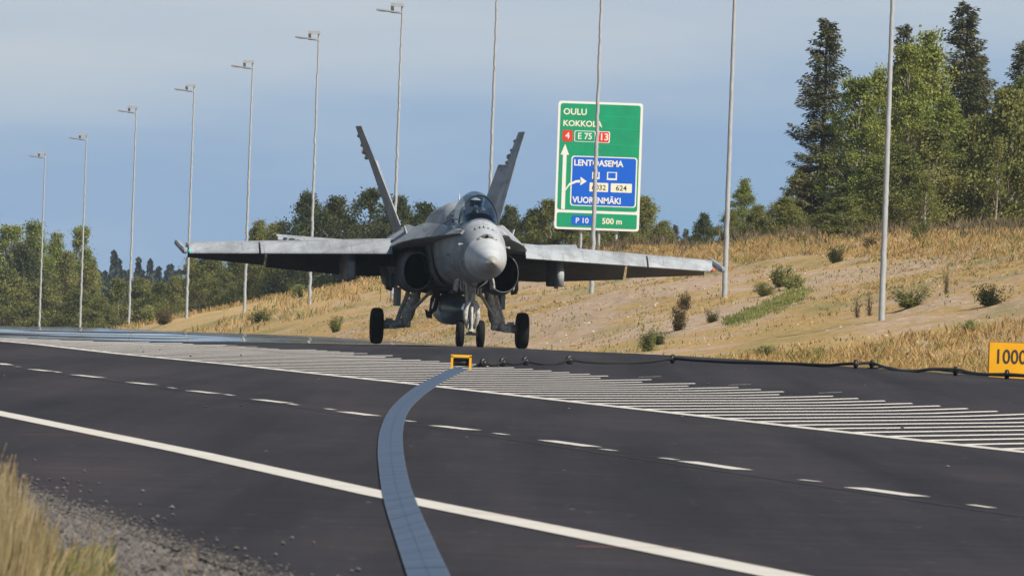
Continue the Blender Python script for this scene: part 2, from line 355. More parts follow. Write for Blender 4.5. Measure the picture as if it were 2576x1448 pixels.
def blade(mb, p, h, wd, lean, az):
    dx = Vector((math.cos(az), math.sin(az), 0)); sd_ = Vector((1, 0, 0)) * wd   # blades face any way, widths in X
    sd_ = Vector((-dx.y, dx.x, 0)) * wd if rnd.random() < .5 else sd_
    a = p + dx * lean * .3 + Vector((0, 0, h * .55)); b_ = p + dx * lean + Vector((0, 0, h))
    mb.add([p - sd_, p + sd_, a + sd_ * .8, b_, a - sd_ * .8], [(0, 1, 2, 3, 4)])
def bank_hit(x, y):
    d = 255.0
    while d < 960:
        p = P(x, y, d)
        if p.z < terrain(p.x, d): return p
        d += .5
    return P(x, y, 450)
mk = MB(); mg = MB()
for i in range(34000):
    d = 255 + 310 * rnd.random() ** 1.4; w = rnd.uniform(35.2, 57); X = w - Cc(d)
    q = noise.noise((X * .13, d * .035, 2.3)) + .35 * noise.noise((X * .7, d * .2, 8))
    den = -.02
    if w > 48.5: den = .75 + .3 * (w > 51)
    if w < 43 and d < 318: den = max(den, .75)
    if q + den < rnd.uniform(-.1, .75): continue
    p0 = Vector((X, d, terrain(X, d) - .02)); tgt = mk if rnd.random() < .86 else mg
    hh = (rnd.uniform(.08, .28) if den > 0 else rnd.uniform(.04, .13))
    for j in range(rnd.randint(7, 12)):
        p = p0 + Vector((rnd.gauss(0, .12), rnd.gauss(0, .2), 0))
        blade(tgt, p, hh * rnd.uniform(.5, 1.2), rnd.uniform(.006, .014), rnd.uniform(.02, .2), rnd.random() * 6.28)
# far bank and slope below the ridge on the left
for i in range(3500):
    d = rnd.uniform(560, 960); w = rnd.uniform(36, 56); X = w - Cc(d)
    if noise.noise((X * .1, d * .02, 5)) < rnd.uniform(-.3, .5) and w < 49: continue
    p0 = Vector((X, d, terrain(X, d) - .02)); tgt = mk if rnd.random() < .9 else mg
    for j in range(5):
        blade(tgt, p0 + Vector((rnd.gauss(0, .2), rnd.gauss(0, .3), 0)), rnd.uniform(.15, .4), .025, rnd.uniform(0, .3), rnd.random() * 6.28)
ws = MB()
for i in range(5200):     # withered weeds and scrub where the bank meets the trees
    d = rnd.uniform(262, 640); w = rnd.gauss(54.2, 1.5); X = w - Cc(d)
    if noise.noise((X * .25, d * .08, 11)) < -.12: continue
    p0 = Vector((X, d, terrain(X, d) - .03)); hh = rnd.uniform(.25, .75) * (1 + .8 * noise.noise((X * .3, d * .1, 3)))
    for j in range(9):
        p = p0 + Vector((rnd.gauss(0, .16), rnd.gauss(0, .2), rnd.uniform(0, .35) * hh)); blade(ws, p, hh * rnd.uniform(.25, .7), rnd.uniform(.012, .03), rnd.uniform(.02, .25), rnd.random() * 6.28)
for i in range(32000):     # sparse low growth that greens the sandy slope
    d = 258 + 330 * rnd.random() ** 1.5; w = rnd.uniform(35.3, 50); X = w - Cc(d)
    q = noise.noise((X * .2 + d * .02, d * .06, 31)) + .3 * noise.noise((X * .9, d * .3, 7))
    if q < rnd.uniform(-.15, .35): continue
    blade(mg if rnd.random() < .4 else mk, Vector((X, d, terrain(X, d) - .01)), rnd.uniform(.03, .11), rnd.uniform(.010, .026), rnd.uniform(0, .08), rnd.random() * 6.28)
for i in range(700):      # green streak running down the slope
    f = rnd.random(); q = bank_hit(1838 + f * 190 + rnd.gauss(0, 7), 812 - f * 66 - f * f * 14 + rnd.gauss(0, 5 + 6 * f))
    for j in range(7): blade(mg, q + Vector((rnd.gauss(0, .08), rnd.gauss(0, .3), -.02)), rnd.uniform(.05, .14), .014, rnd.uniform(0, .08), rnd.random() * 6.28)
tag(ws.build('withered_weeds', leafmat('weed_brown', (.09, .075, .04), (.19, .15, .085), (.30, .24, .15), .9)), kind='stuff')
tag(mk.build('dry_grass', straw), kind='stuff'); tag(mg.build('green_grass', greeng), kind='stuff')
# tall straw in the lower left corner
mk = MB(); mg = MB()
for i in range(3600):
    d = rnd.uniform(56, 68); px = -60 + 330 * rnd.random() ** 1.7; p = P(px, 1500, d); X = p.x
    p0 = Vector((X, d, terrain(X, d) - .02)); k = max(0.05, 1 - max(0, px) / 150)
    h = (.10 + .36 * k ** .8) * rnd.uniform(.65, 1.15)
    tgt = mk if rnd.random() < .25 + .6 * k else mg
    if tgt is mg: h = min(h, .22) * rnd.uniform(.5, 1)
    blade(tgt, p0, h, rnd.uniform(.0012, .0028), rnd.uniform(.0, .07), rnd.uniform(-1.2, 1.2))
    if tgt is mk and rnd.random() < .10:
        tip = p0 + Vector((rnd.uniform(0, .03), 0, h)); dr_ = Vector((rnd.uniform(0, .5), 0, 1)).normalized()
        mk.tube([p0, tip], .0008, 3)
        for s_ in range(7):
            c0 = tip + dr_ * s_ * .010 ; mk.tube([c0, c0 + dr_ * .012 + Vector((rnd.uniform(-.005, .005), rnd.uniform(-.004, .004), 0))], [.0028, .0006], 4)
for px, py in ((530, 1360), (355, 1385), (870, 1500), (372, 1440), (300, 1380)):
    for j in range(5):
        q = G(px * .9 + rnd.uniform(-12, 12), min(1600, py + 60)); blade(mk, Vector((q.x, q.y, terrain(q.x, q.y))), rnd.uniform(.08, .16), .0016, .03, rnd.random() * 6)
tag(mk.build('tall_straw', tallm), kind='stuff'); tag(mg.build('verge_grass', greeng), kind='stuff')

# ------------------------------------------------------------------ trees
bark = mat('spruce_bark', (.12, .085, .06), .9, var=(.06, .045, .035), vscale=6)
birchbark = mat('birch_bark', (.50, .44, .37), .8, var=(.10, .08, .07), vscale=5)
L_birch = leafmat('birch_leaves', (.085, .12, .024), (.20, .24, .05), (.35, .36, .09), .5)
L_olive = leafmat('olive_leaves', (.075, .095, .024), (.165, .18, .048), (.27, .26, .085), .5)
L_dark = leafmat('dark_leaves', (.035, .05, .018), (.07, .09, .03), (.11, .12, .042), .5)
L_spruce = leafmat('spruce_needles', (.030, .040, .016), (.072, .082, .030), (.145, .125, .05), .6, .12)
L_rust = leafmat('rusty_leaves', (.07, .05, .025), (.14, .10, .045), (.17, .15, .06), 1.5)
def deciduous_mesh(seed, nclump=80, per=75, leaf=.066, slim=1.0, low=.12, Ht=9.0):
    per = int(per * 2.3)
    # crown in unit size: height 1 (z 0..1), half-width 1 at its widest; scaled later
    r = random.Random(seed); cr_ = MB(); tk = MB()
    Wd = 2.0 * slim
    lean = r.uniform(-.3, .3)
    trunk = [Vector((lean * (z / Ht) ** 1.5 + .08 * math.sin(z), .05 * math.cos(z * 1.3), z)) for z in [Ht * i / 9 for i in range(10)]]
    tk.tube(trunk, [.13 * (1 - i / 10) + .012 for i in range(10)], 7)
    for k in range(nclump):
        u = r.random(); z = low + (1 - low) * (u ** .85); prof = (math.sin(math.pi * min(1, (z * .93 + .1)) ** .9)) ** .7 if z < .97 else .25
        prof *= .85 + .4 * noise.noise((seed * 3.1, z * 4, 0)) + .25 * (1 - z)
        a = r.random() * 6.283; rr = prof * Wd * (r.random() ** .5); c = Vector((math.cos(a) * rr + lean * z, math.sin(a) * rr, z * Ht))
        tz = max(.3, c.z - rr * .9 - .2); ti = min(8, int(tz / Ht * 9)); tp = trunk[ti]
        tk.tube([tp, tp.lerp(c, .5) + Vector((0, 0, .1)), c], [.035, .022, .008], 4, False)
        cs = r.uniform(.35, .75) * (.7 + .5 * (1 - z))
        for j in range(int(per * cs / .5)):
            v = Vector((r.gauss(0, 1), r.gauss(0, 1), r.gauss(0, .75))) * cs * .48
            p = c + v; s_ = leaf * r.uniform(.6, 1.5)
            n1 = Vector((r.gauss(0, 1), r.gauss(0, 1), r.gauss(0, 1))).normalized(); n2 = n1.orthogonal().normalized(); n1 = n2.cross(n1)
            cr_.add([p - n1 * s_, p + n2 * s_ * .6, p + n1 * s_, p - n2 * s_ * .6], [(0, 1, 2, 3)])
    return cr_, tk, Ht, Wd
def spruce_mesh(seed, gaps=True):
    r = random.Random(seed); cr_ = MB(); tk = MB(); Ht = 12.0; Wd = 1.75
    trunk = [Vector((.1 * math.sin(z * .4 + seed), 0, z)) for z in [Ht * .965 * i / 9 for i in range(10)]]
    tk.tube(trunk, [.16 * (1 - i / 10) + .012 for i in range(10)], 7)
    z = Ht * .06
    while z < Ht * .985:
        f = z / Ht; L0 = Wd * (1 - f) ** .74 * (.85 if f < .3 else 1) + .12
        for k in range(r.randint(4, 6) if f < .9 else 4):
            a = r.random() * 6.283; L = L0 * r.uniform(.45, 1.2)
            if gaps and noise.noise((math.cos(a) * 1.2, math.sin(a) * 1.2, z * .8 + seed * 5)) < -.33: continue
            dv = Vector((math.cos(a), math.sin(a), 0)); sv = Vector((-dv.y, dv.x, 0)); drp = r.uniform(.15, .5) * (1 - f * .9) - .25 * f
            n = max(3, int(L / .11)); pr = []
            for i in range(n + 1):
                s_ = i / n; pr.append(Vector((0, 0, z)) + dv * L * s_ + Vector((0, 0, -drp * L * s_ + .38 * L * s_ * s_ * .8)))
            tk.tube(pr[::max(1, n // 3)], .014, 3, False)
            for i in range(1, n + 1):
                s_ = i / n; ww = .42 * (1 - s_ * .7) * min(1, L) + .06
                for j in range(9):
                    side = r.uniform(-1, 1); p = pr[i] + sv * side * ww + Vector((0, 0, -abs(r.gauss(0, .06)) - .10 * abs(side)))
                    dd = (dv * r.uniform(.3, 1) + sv * side * .8 + Vector((0, 0, r.uniform(-.9, .15)))).normalized(); ln = r.uniform(.07, .16)
                    nn = dd.cross(Vector((r.gauss(0, 1), r.gauss(0, 1), r.gauss(0, 1)))).normalized() * .028
                    cr_.add([p - nn, p + nn, p + dd * ln + nn * .5, p + dd * ln - nn * .5], [(0, 1, 2, 3)])
        z += r.uniform(.09, .16)
    return cr_, tk, Ht, Wd
VAR = {}
def variant(kind, i):
    key = (kind, i)
    if key in VAR: return VAR[key]
    if kind == 'spruce': c_, t_, h, w = spruce_mesh(11 + i); ml, mt = L_spruce, bark
    else:
        args = {'birch': dict(nclump=125, per=70, slim=.95, low=.05), 'olive': dict(nclump=105, per=80, slim=1.0, low=.02, Ht=6.0), 'dark': dict(nclump=95, per=75, slim=1.0, low=.02, Ht=5.5), 'slim': dict(nclump=34, per=55, slim=.6, low=.5)}[kind]
        c_, t_, h, w = deciduous_mesh(31 + i * 7 + len(kind), **args); ml = {'birch': L_birch, 'olive': L_olive, 'dark': L_dark, 'slim': L_olive}[kind]; mt = birchbark if kind != 'dark' else bark
    root = empty(kind, (0, 0, 0)); t_.build('trunk', mt, root); c_.build('crown', ml, root)
    VAR[key] = [root, h, w, False]; return VAR[key]
def copy_tree(o):
    c_ = o.copy(); COL.objects.link(c_)
    for ch in list(o.children):
        k = ch.copy(); COL.objects.link(k); k.parent = c_
    return c_
NAMES = {'slim': 'birch_tree', 'birch': 'birch_tree', 'olive': 'leafy_tree', 'dark': 'dark_leafy_tree', 'spruce': 'spruce_tree'}
def tree(kind, i, x, ytop, d, wpx, label, group):
    v = variant(kind, i)
    if v[3]: o = copy_tree(v[0])
    else: o = v[0]; v[3] = True
    top = P(x, ytop, d); zg = terrain(top.x, d) - .1
    wpx *= {'spruce': 1.45, 'birch': 1.3, 'olive': 1.3, 'dark': 1.35, 'slim': 1.0}[kind]
    h = top.z - zg; s_ = wpx / F * d / 2 / v[2]
    o.location = (top.x, d, zg); o.scale = (s_, s_, h / v[1]); o.rotation_euler = (0, 0, rnd.random() * 6.28)
    o.name = NAMES[kind]
    tag(o, label, 'tree', group)
RG = 'trees on top of the bank at the right'; LG = 'trees beyond the road at the left'; MG = 'trees behind the aircraft'
TR = [
 ('spruce', 0, 2080, 35, 520, 165, 'tall dark spruce standing alone at the left end of the high trees', RG),
 ('spruce', 1, 2275, 52, 575, 135, 'spruce whose dark top just clears the birches beside the nearest pole', RG),
 ('spruce', 2, 2432, -8, 540, 185, 'tallest spruce of all, its tip cut by the top edge of the photo', RG),
 ('spruce', 1, 2462, 130, 556, 150, 'lower spruce leaning into the right side of the tallest spruce', RG),
 ('spruce', 0, 2580, 88, 530, 150, 'spruce cut by the right edge of the photo', RG),
 ('birch', 0, 2165, 205, 505, 150, 'yellow-green birch just right of the lone dark spruce', RG),
 ('birch', 1, 2215, 180, 512, 120, 'yellow-green birch right behind the nearest lamp pole', RG),
 ('birch', 2, 2338, 85, 508, 170, 'tallest pale birch, between the two high spruces', RG),
 ('birch', 0, 2290, 125, 500, 130, 'pale birch just right of the nearest lamp pole', RG),
 ('birch', 1, 2392, 250, 498, 150, 'birch in front of the tallest spruce', RG),
 ('birch', 2, 2570, 200, 500, 150, 'green birch in front of the spruce at the right edge', RG),
 ('olive', 0, 2545, 235, 470, 190, 'broad olive birch low at the right edge', RG),
 ('olive', 1, 2460, 300, 474, 170, 'olive birch below the tallest spruce', RG),
 ('olive', 2, 2350, 330, 470, 170, 'olive birch right of the nearest pole, below the tallest pale birch', RG),
 ('olive', 0, 2262, 370, 466, 150, 'olive birch at the foot of the nearest lamp pole group', RG),
 ('slim', 0, 2330, 440, 462, 60, 'slender birch showing its bare pale trunk right of the nearest pole', RG),
 ('slim', 1, 2512, 350, 462, 60, 'slender birch showing its bare pale trunk near the right edge', RG),
 ('birch', 1, 2195, 395, 480, 150, 'low green birch left of the nearest lamp pole', RG),
 ('dark', 0, 2140, 430, 488, 120, 'dark leafy tree at the foot of the lone spruce', RG),
 ('olive', 2, 2120, 500, 465, 110, 'small bright shrub-like tree under the lone spruce', RG),
 ('olive', 1, 2010, 425, 530, 100, 'slim leafy tree leaning on the left of the lone spruce', RG),
 ('olive', 0, 1975, 500, 500, 100, 'rounded olive tree at the left foot of the lone spruce', RG),
 ('birch', 2, 1872, 452, 560, 75, 'slender birch with a thin top right of the second lamp pole', RG),
 ('olive', 1, 1905, 520, 540, 80, 'bushy tree right of the slender thin-topped birch', RG),
 ('olive', 2, 1838, 530, 548, 70, 'bushy tree behind the second lamp pole', RG),
 ('dark', 1, 1772, 540, 640, 62, 'round-topped dark tree left of the second lamp pole', RG),
 ('spruce', 2, 1726, 572, 640, 40, 'small spruce, right one of the pair right of the road sign', RG),
 ('spruce', 0, 1698, 562, 650, 42, 'small spruce, left one of the pair right of the road sign', RG),
 ('olive', 0, 1668, 560, 620, 70, 'leafy tree left of the pair of small spruces', RG),
 ('dark', 2, 1750, 590, 600, 70, 'low dark bush-like tree on the crest right of the small spruces', RG),
 ('olive', 1, 1612, 498, 625, 100, 'tree rising past the right edge of the road sign', RG),
 ('olive', 2, 1570, 560, 605, 110, 'low tree under the right half of the road sign', RG),
 ('olive', 0, 1505, 555, 615, 120, 'low tree behind the posts of the road sign', RG),
 ('olive', 1, 1440, 545, 610, 120, 'low tree under the left half of the road sign', RG),
 ('olive', 2, 1385, 508, 640, 110, 'tree rising at the left edge of the road sign', RG),
 ('dark', 0, 1345, 530, 660, 95, 'dark tree between the right tail fin and the road sign', MG),
 ('dark', 1, 1285, 522, 700, 80, 'dark tree right beside the right tail fin', MG),
 ('dark', 0, 1230, 560, 700, 120, 'dark tree hidden mostly by the cockpit', MG),
 ('dark', 2, 1150, 540, 720, 130, 'dark tree behind the fuselage shoulder', MG),
 ('dark', 1, 1070, 515, 740, 120, 'dark tree right of the left tail fin', MG),
 ('dark', 0, 1005, 500, 760, 120, 'dark tree behind the foot of the left tail fin', MG),
 ('dark', 2, 925, 482, 780, 150, 'highest dark tree left of the left tail fin', MG),
 ('dark', 1, 850, 500, 790, 130, 'dark tree in the middle of the dark clump over the left wing', MG),
 ('dark', 0, 775, 492, 800, 120, 'dark tree at the left end of the dark clump over the left wing', MG),
 ('olive', 0, 695, 568, 820, 100, 'green tree, right one of the pair over the left wing', MG),
 ('olive', 1, 645, 560, 830, 80, 'green tree, left one of the pair over the left wing', MG),
 ('dark', 2, 760, 640, 810, 150, 'low dark tree under the middle of the left wing', MG),
 ('dark', 0, 690, 650, 830, 130, 'low dark tree under the left wing near the pole', MG),
 ('olive', 2, 595, 640, 860, 110, 'olive tree showing under the outer left wing', MG),
 ('olive', 0, 530, 640, 880, 110, 'olive tree showing under the left wing tip', MG),
 ('olive', 1, 482, 650, 890, 80, 'olive tree just right of the pole at the left wing tip', MG),
 ('birch', 0, 30, 575, 1010, 120, 'tall tree at the very left edge', LG),
 ('birch', 1, 92, 562, 1000, 120, 'tallest tree of the left group, behind the farthest lamp pole', LG),
 ('dark', 1, 60, 620, 985, 120, 'darker tree in front of the tallest tree of the left group', LG),
 ('birch', 2, 140, 590, 1005, 100, 'tree between the two farthest lamp poles', LG),
 ('olive', 2, 165, 640, 980, 90, 'olive tree lower down between the two farthest poles', LG),
 ('birch', 0, 207, 578, 990, 85, 'tree right behind the second farthest lamp pole', LG),
 ('olive', 1, 225, 660, 960, 70, 'olive tree at the right end of the left group', LG),
 ('olive', 0, 20, 680, 950, 120, 'low olive tree at the left edge', LG),
 ('olive', 2, 105, 710, 940, 130, 'low olive tree at the foot of the farthest pole', LG),
 ('olive', 1, 185, 730, 935, 120, 'low olive tree at the foot of the second farthest pole', LG),
 ('olive', 0, 252, 752, 930, 90, 'low tree right of the small road lamps', LG),
 ('olive', 2, 300, 706, 940, 100, 'yellowish tree behind the third farthest pole', LG),
 ('olive', 1, 355, 702, 935, 100, 'yellowish tree between the third and fourth farthest poles', LG),
 ('olive', 0, 405, 715, 930, 90, 'yellowish tree in front of the blue distant forest', LG),
 ('olive', 2, 445, 700, 925, 80, 'yellowish tree under the left wing tip', LG),
]
for a in TR: tree(*a)
# far wood: one mass of spruce tops on the horizon, fading to blue
L_far = leafmat('distant_needles', (.012, .022, .020), (.022, .034, .028), (.04, .05, .035), .2, .1)
fm = MB(); r2 = random.Random(5)
for i in range(700):
    d = r2.uniform(1750, 2100); X = r2.uniform(-.045, .05) * d; z0 = lerp(ZR, d) - 1; h = r2.uniform(12.0, 17.5) + 3 * noise.noise((X * .03, 0, 0)); w_ = h * r2.uniform(.10, .15)
    zz = 0
    while zz < h:
        f = zz / h; rr = w_ * (1 - f) ** .8
        for k in range(9):
            a = r2.random() * 6.28; L = rr * r2.uniform(.5, 1.25) + .1; p = Vector((X, d, z0 + zz)); q = p + Vector((math.cos(a) * L, math.sin(a) * L, -r2.uniform(.1, .6) * L)); sd_ = Vector((-math.sin(a), math.cos(a), .3)) * .45
            fm.add([p + Vector((0, 0, .5)), q - sd_, q + Vector((0, 0, -.5)), q + sd_], [(0, 1, 2, 3)])
        zz += .55
tag(fm.build('far_forest', L_far), kind='stuff')

# shrubs on the bank
def shrub_mesh(seed, n=420, leaf=.036, upright=False):
    r = random.Random(seed); c_ = MB(); s_ = MB()
    for k in range(17):
        a = r.random() * 6.28; L = r.uniform(.2, .95) ** 1.0; tip = Vector((math.cos(a) * r.uniform(.05, .42), math.sin(a) * r.uniform(.05, .42), L)) if not upright else Vector((r.gauss(0, .15), r.gauss(0, .15), L))
        s_.tube([(0, 0, 0), tip * .5 + Vector((0, 0, .05)), tip], [.012, .009, .004], 4, False)
        for j in range(n // 14):
            p = tip * r.uniform(.12, 1) + Vector((r.gauss(0, .08), r.gauss(0, .08), r.gauss(0, .05))); q = leaf * r.uniform(.5, 1.3)
            n1 = Vector((r.gauss(0, 1), r.gauss(0, 1), r.gauss(0, 1))).normalized(); n2 = n1.orthogonal().normalized()
            c_.add([p - n1 * q, p + n2 * q * .5, p + n1 * q, p - n2 * q * .5], [(0, 1, 2, 3)])
    return c_, s_
SV = {}
def shrub(kind, x, y, hpx, wpx, label):
    key = kind
    p = bank_hit(x, y); k = p.y / F
    if key not in SV:
        c_, s_ = shrub_mesh(3 + len(SV), upright=kind == 'stalk', n=1700 if kind != 'stalk' else 260); o = empty('shrub', (0, 0, 0)); s_.build('stems', bark, o)
        c_.build('foliage', {'dark': L_dark, 'olive': L_olive, 'green': greeng, 'rust': L_rust, 'stalk': L_rust}[kind], o); SV[key] = o
    else: o = copy_tree(SV[key])
    o.location = (p.x, p.y, terrain(p.x, p.y) - .03); o.scale = (wpx * k * 1.5, wpx * k * 1.5, hpx * k * 1.25); o.rotation_euler = (0, 0, rnd.random() * 6.28)
    o.name = 'shrub' if kind != 'stalk' else 'tall_weed'
    tag(o, label, 'shrub' if kind != 'stalk' else 'weed', 'shrubs and weeds scattered over the sandy bank')
for a in [('olive', 1628, 884, 55, 45, 'olive shrub at the road edge below the left of the two rusty ones'),
          ('dark', 1655, 868, 38, 40, 'dark green shrub beside the olive one at the road edge'),
          ('rust', 1706, 832, 68, 44, 'lower of the two rusty shrubs on the middle of the bank'),
          ('rust', 1722, 780, 42, 36, 'upper of the two rusty shrubs on the middle of the bank'),
          ('olive', 1790, 812, 30, 36, 'small olive shrub right of the rusty pair'),
          ('green', 1925, 745, 32, 60, 'bright green low shrub at the left of the group in mid bank'),
          ('olive', 1965, 722, 50, 60, 'twiggy olive shrub at the top of the group in mid bank'),
          ('green', 1995, 728, 34, 55, 'green shrub at the right of the group in mid bank'),
          ('dark', 2102, 662, 42, 42, 'dark shrub high on the bank left of the nearest pole'),
          ('rust', 2190, 625, 30, 46, 'brownish shrub near the crest left of the nearest pole'),
          ('olive', 2312, 605, 50, 50, 'grey-green shrub on the crest right of the nearest pole'),
          ('dark', 2490, 768, 56, 72, 'round dark shrub low on the bank near the right edge'),
          ('olive', 2290, 775, 50, 95, 'wide grey-green shrub right of the foot of the nearest pole'),
          ('stalk', 2155, 800, 58, 30, 'leafless brown weed left of the foot of the nearest pole'),
          ('stalk', 2186, 795, 62, 30, 'tall brown weed just left of the foot of the nearest pole'),
          ('stalk', 2380, 740, 70, 26, 'single tall brown weed above the wide grey-green shrub'),
          ('stalk', 1895, 892, 18, 18, 'short brown weed near the road edge'),
          ('green', 1920, 900, 30, 62, 'bright green weeds at the road edge below the group'),
          ('green', 2440, 840, 30, 60, 'pale green shrub low at the right below the dark round one'),
          ('olive', 655, 812, 32, 60, 'green shrub on the ochre slope under the left wing'),
          ('olive', 845, 835, 36, 36, 'grey-green shrub on the sand left of the left main wheel'),
          ('green', 748, 748, 30, 50, 'yellow-green bush on the crest under the left wing'),
          ('rust', 410, 815, 36, 50, 'reddish shrub on the mound left of the left wing tip'),
          ('green', 372, 815, 42, 40, 'pale yellowish bush on the mound by the third farthest pole')]: shrub(*a)

# ------------------------------------------------------------------ lamp poles
galv = mat('galvanised_steel', (.42, .44, .46), .6, .2, var=(.33, .35, .37), vscale=3)
dgrey = mat('lamp_housing', (.22, .23, .25), .5, .3)
PD = [(89, 103, 395, 900), (196, 207, 350, 844), (318, 332, 282, 788), (455, 478, 228, 732), (603, 625, 170, 676), (778, 791, 98, 620), (985, 1001, 30, 564), (1222, 0, 0, 508), (1485, 0, 0, 452), (1820, 0, 0, 396), (2217, 0, 0, 340)]
PL = ['farthest lamp pole, at the left edge', 'second farthest lamp pole, right of the small road lamps', 'lamp pole in front of the blue distant forest', 'lamp pole crossing the left wing tip', 'lamp pole behind the outer left wing', 'lamp pole behind the middle of the left wing', 'lamp pole right of the left tail fin', 'lamp pole rising behind the cockpit', 'lamp pole standing in front of the green road sign', 'lamp pole at the right wing tip', 'nearest and thickest lamp pole, in front of the high trees']
Z0 = [-3.35, -2.6, -1.6, -1.1, -.6, -.1, .1, .6, None, None, None]
def lamp_pole(i, xb, xt, yt, d, label):
    base = P(xb, 790, d)
    if xt: base = P(xt, yt + 300, d)
    X = base.x; z0 = terrain(X, d) - .2
    if xt: zt = P(xt, yt, d).z
    else: zt = terrain(X, d) + 12.1
    o = empty('lamp_pole', (X, d, z0)); h = zt - z0; pm = MB()
    amp = .009 if d < 420 else .022 if d < 500 else .027  # heat shimmer put into the shape as a slight waver along each pole
    n = 150; pts = []; rr = []
    for k in range(n + 1):
        z = h * k / n
        pts.append((amp * noise.noise((i * 7.7, z * 3.1, 0)) + amp * .9 * noise.noise((i * 3, z * 7.5, 2)), 0, z)); rr.append((.080 - .042 * k / n) * (1 + .22 * noise.noise((i, z * 5, 7)) * (d > 600)))
    pm.tube(pts, rr, 10); pm.build('pole', galv, o)
    hm = MB(); hm.rings([[Vector((x, dy, h + z + dz)) for dy, dz in ((-.13, 0), (-.09, .05), (.09, .05), (.13, 0), (.1, -.03), (-.1, -.03))] for x, z in ((-1.02, .05), (-.7, .02), (-.12, -.05))], smooth=False); hd = hm.build('lamp_head', dgrey, o)
    am = MB(); am.tube([(0, 0, h - .1), (.0, 0, h + .22)], .05, 6); am.tube([(-.40, 0, h + .22), (-.38, 0, h - .02)], .07, 6); am.tube([(0, 0, h - .04), (-.45, 0, h - .02)], .05, 6)
    am.box((-.2, 0, h + .27), (.26, .2, .065)); am.build('arm', galv, o)
    lm = MB(); lm.box((-.66, 0, h - .02), (.26, .08, .006), None); lm.build('lens', mat('lamp_glass', (.5, .5, .48), .2) if 'lamp_glass' not in bpy.data.materials else bpy.data.materials['lamp_glass'], hd)
    tag(o, label + ', galvanised steel', 'street lamp', 'lamp poles along the bank')
for i, (xb, xt, yt, d) in enumerate(PD): lamp_pole(i, xb, xt, yt, d, PL[i])
# small curved road lamps far left
for xb, ytop, d, lab in ((127, 718, 1150, 'leftmost of three small curved lamps between the farthest poles'), (165, 678, 1050, 'tallest of three small curved lamps between the farthest poles'), (172, 730, 1200, 'small curved lamp right beside the tallest of the three')):
    b0 = P(xb, 860, d); zt = P(xb, ytop, d).z; z0 = terrain(b0.x, d); o = empty('curved_lamp', (b0.x, d, z0)); h = zt - z0; sgn = 1 if ytop == 678 else -1
    pm = MB(); pm.tube([(0, 0, 0), (0, 0, h - 1), (sgn * .15, 0, h - .4), (sgn * .5, 0, h - .08), (sgn * .95, 0, h)], .07, 6); pm.build('pole', galv, o)
    pm = MB(); pm.box((sgn * 1.1, 0, h), (.25, .1, .05)); pm.build('lamp_head', galv, o)
    tag(o, lab, 'street lamp', 'small curved lamps far off')

# ------------------------------------------------------------------ signs
def text_mesh(name, s, size, loc, m, parent, align='LEFT', bold=0.0, ext=.004, sx=1.0):
    cu = bpy.data.curves.new(name, 'FONT'); cu.body = s; cu.size = size; cu.align_x = align; cu.extrude = ext; cu.offset = bold; cu.resolution_u = 3
    tmp = bpy.data.objects.new(name + '_tmp', cu); COL.objects.link(tmp); bpy.context.view_layer.update()
    me = bpy.data.meshes.new_from_object(tmp.evaluated_get(bpy.context.evaluated_depsgraph_get())); bpy.data.objects.remove(tmp)
    me.materials.clear(); me.materials.append(m)
    for v in me.vertices:
        x, y, z = v.co; v.co = (loc[0] + x * sx, loc[1] - z, loc[2] + y)
    o = bpy.data.objects.new(name, me); COL.objects.link(o); o.parent = parent; return o
sg = mat('sign_green', (.0, .33, .15), .45, var=(.005, .27, .13), vscale=1.5); sb = mat('sign_blue', (.0, .11, .62), .45); sw = mat('sign_white', (.78, .78, .74), .5); sred = mat('sign_red', (.70, .035, .02), .45); syel = mat('sign_cream', (.80, .78, .62), .5); sblk = mat('sign_black', (.03, .03, .03), .5)
SDN = 575.0; k = SDN / F
pb = P(1500, 579, SDN); o = empty('road_sign', (pb.x, SDN, terrain(pb.x, SDN) - .1)); zb = pb.z - o.location.z
SWd, SHt = 213 * k, 322 * k
def rr_plate(mb, x0, z0, x1, z1, y, th, r=.08):
    pts = []
    for cx, cz, a0 in ((x1 - r, z1 - r, 0), (x0 + r, z1 - r, 90), (x0 + r, z0 + r, 180), (x1 - r, z0 + r, 270)):
        for j in range(5): a = R(a0 + 22.5 * j); pts.append((cx + r * math.cos(a), cz + r * math.sin(a)))
    mb.rings([[Vector((p[0], y, p[1])) for p in pts], [Vector((p[0], y - th, p[1])) for p in pts]], smooth=False)
U = lambda u: -SWd / 2 + u * SWd; V = lambda v: zb + (1 - v) * SHt      # u right, v down
m_ = MB(); rr_plate(m_, U(0), V(1), U(1), V(0), 0, .05, .12); m_.build('border', sw, o)
m_ = MB(); rr_plate(m_, U(.028), V(.855 - .008), U(.972), V(.018), -.052, .006, .1); m_.build('upper_panel', sg, o)
m_ = MB(); rr_plate(m_, U(.028), V(.982), U(.972), V(.870), -.052, .006, .06); m_.build('lower_panel', sg, o)
y1 = -.062
text_mesh('lettering', 'OULU', SHt * .068, (U(.06), y1, V(.105)), syel, o, bold=.008)
text_mesh('lettering', 'KOKKOLA', SHt * .064, (U(.06), y1, V(.195)), syel, o, bold=.008)
m_ = MB(); rr_plate(m_, U(.06), V(.315), U(.18), V(.228), y1 + .002, .004, .06); q = m_.build('route_badge', sred, o); text_mesh('digit', '4', SHt * .07, (U(.12), y1 - .004, V(.293)), sw, q, 'CENTER', .006)
m_ = MB(); rr_plate(m_, U(.20), V(.315), U(.45), V(.228), y1 + .002, .002, .06); q = m_.build('route_badge', sw, o)
m_ = MB(); rr_plate(m_, U(.21), V(.310), U(.44), V(.233), y1 - .0015, .003, .05); q2 = m_.build('badge_face', sg, q); text_mesh('digit', 'E 75', SHt * .068, (U(.325), y1 - .006, V(.293)), sw, q, 'CENTER', .006, sx=.95)
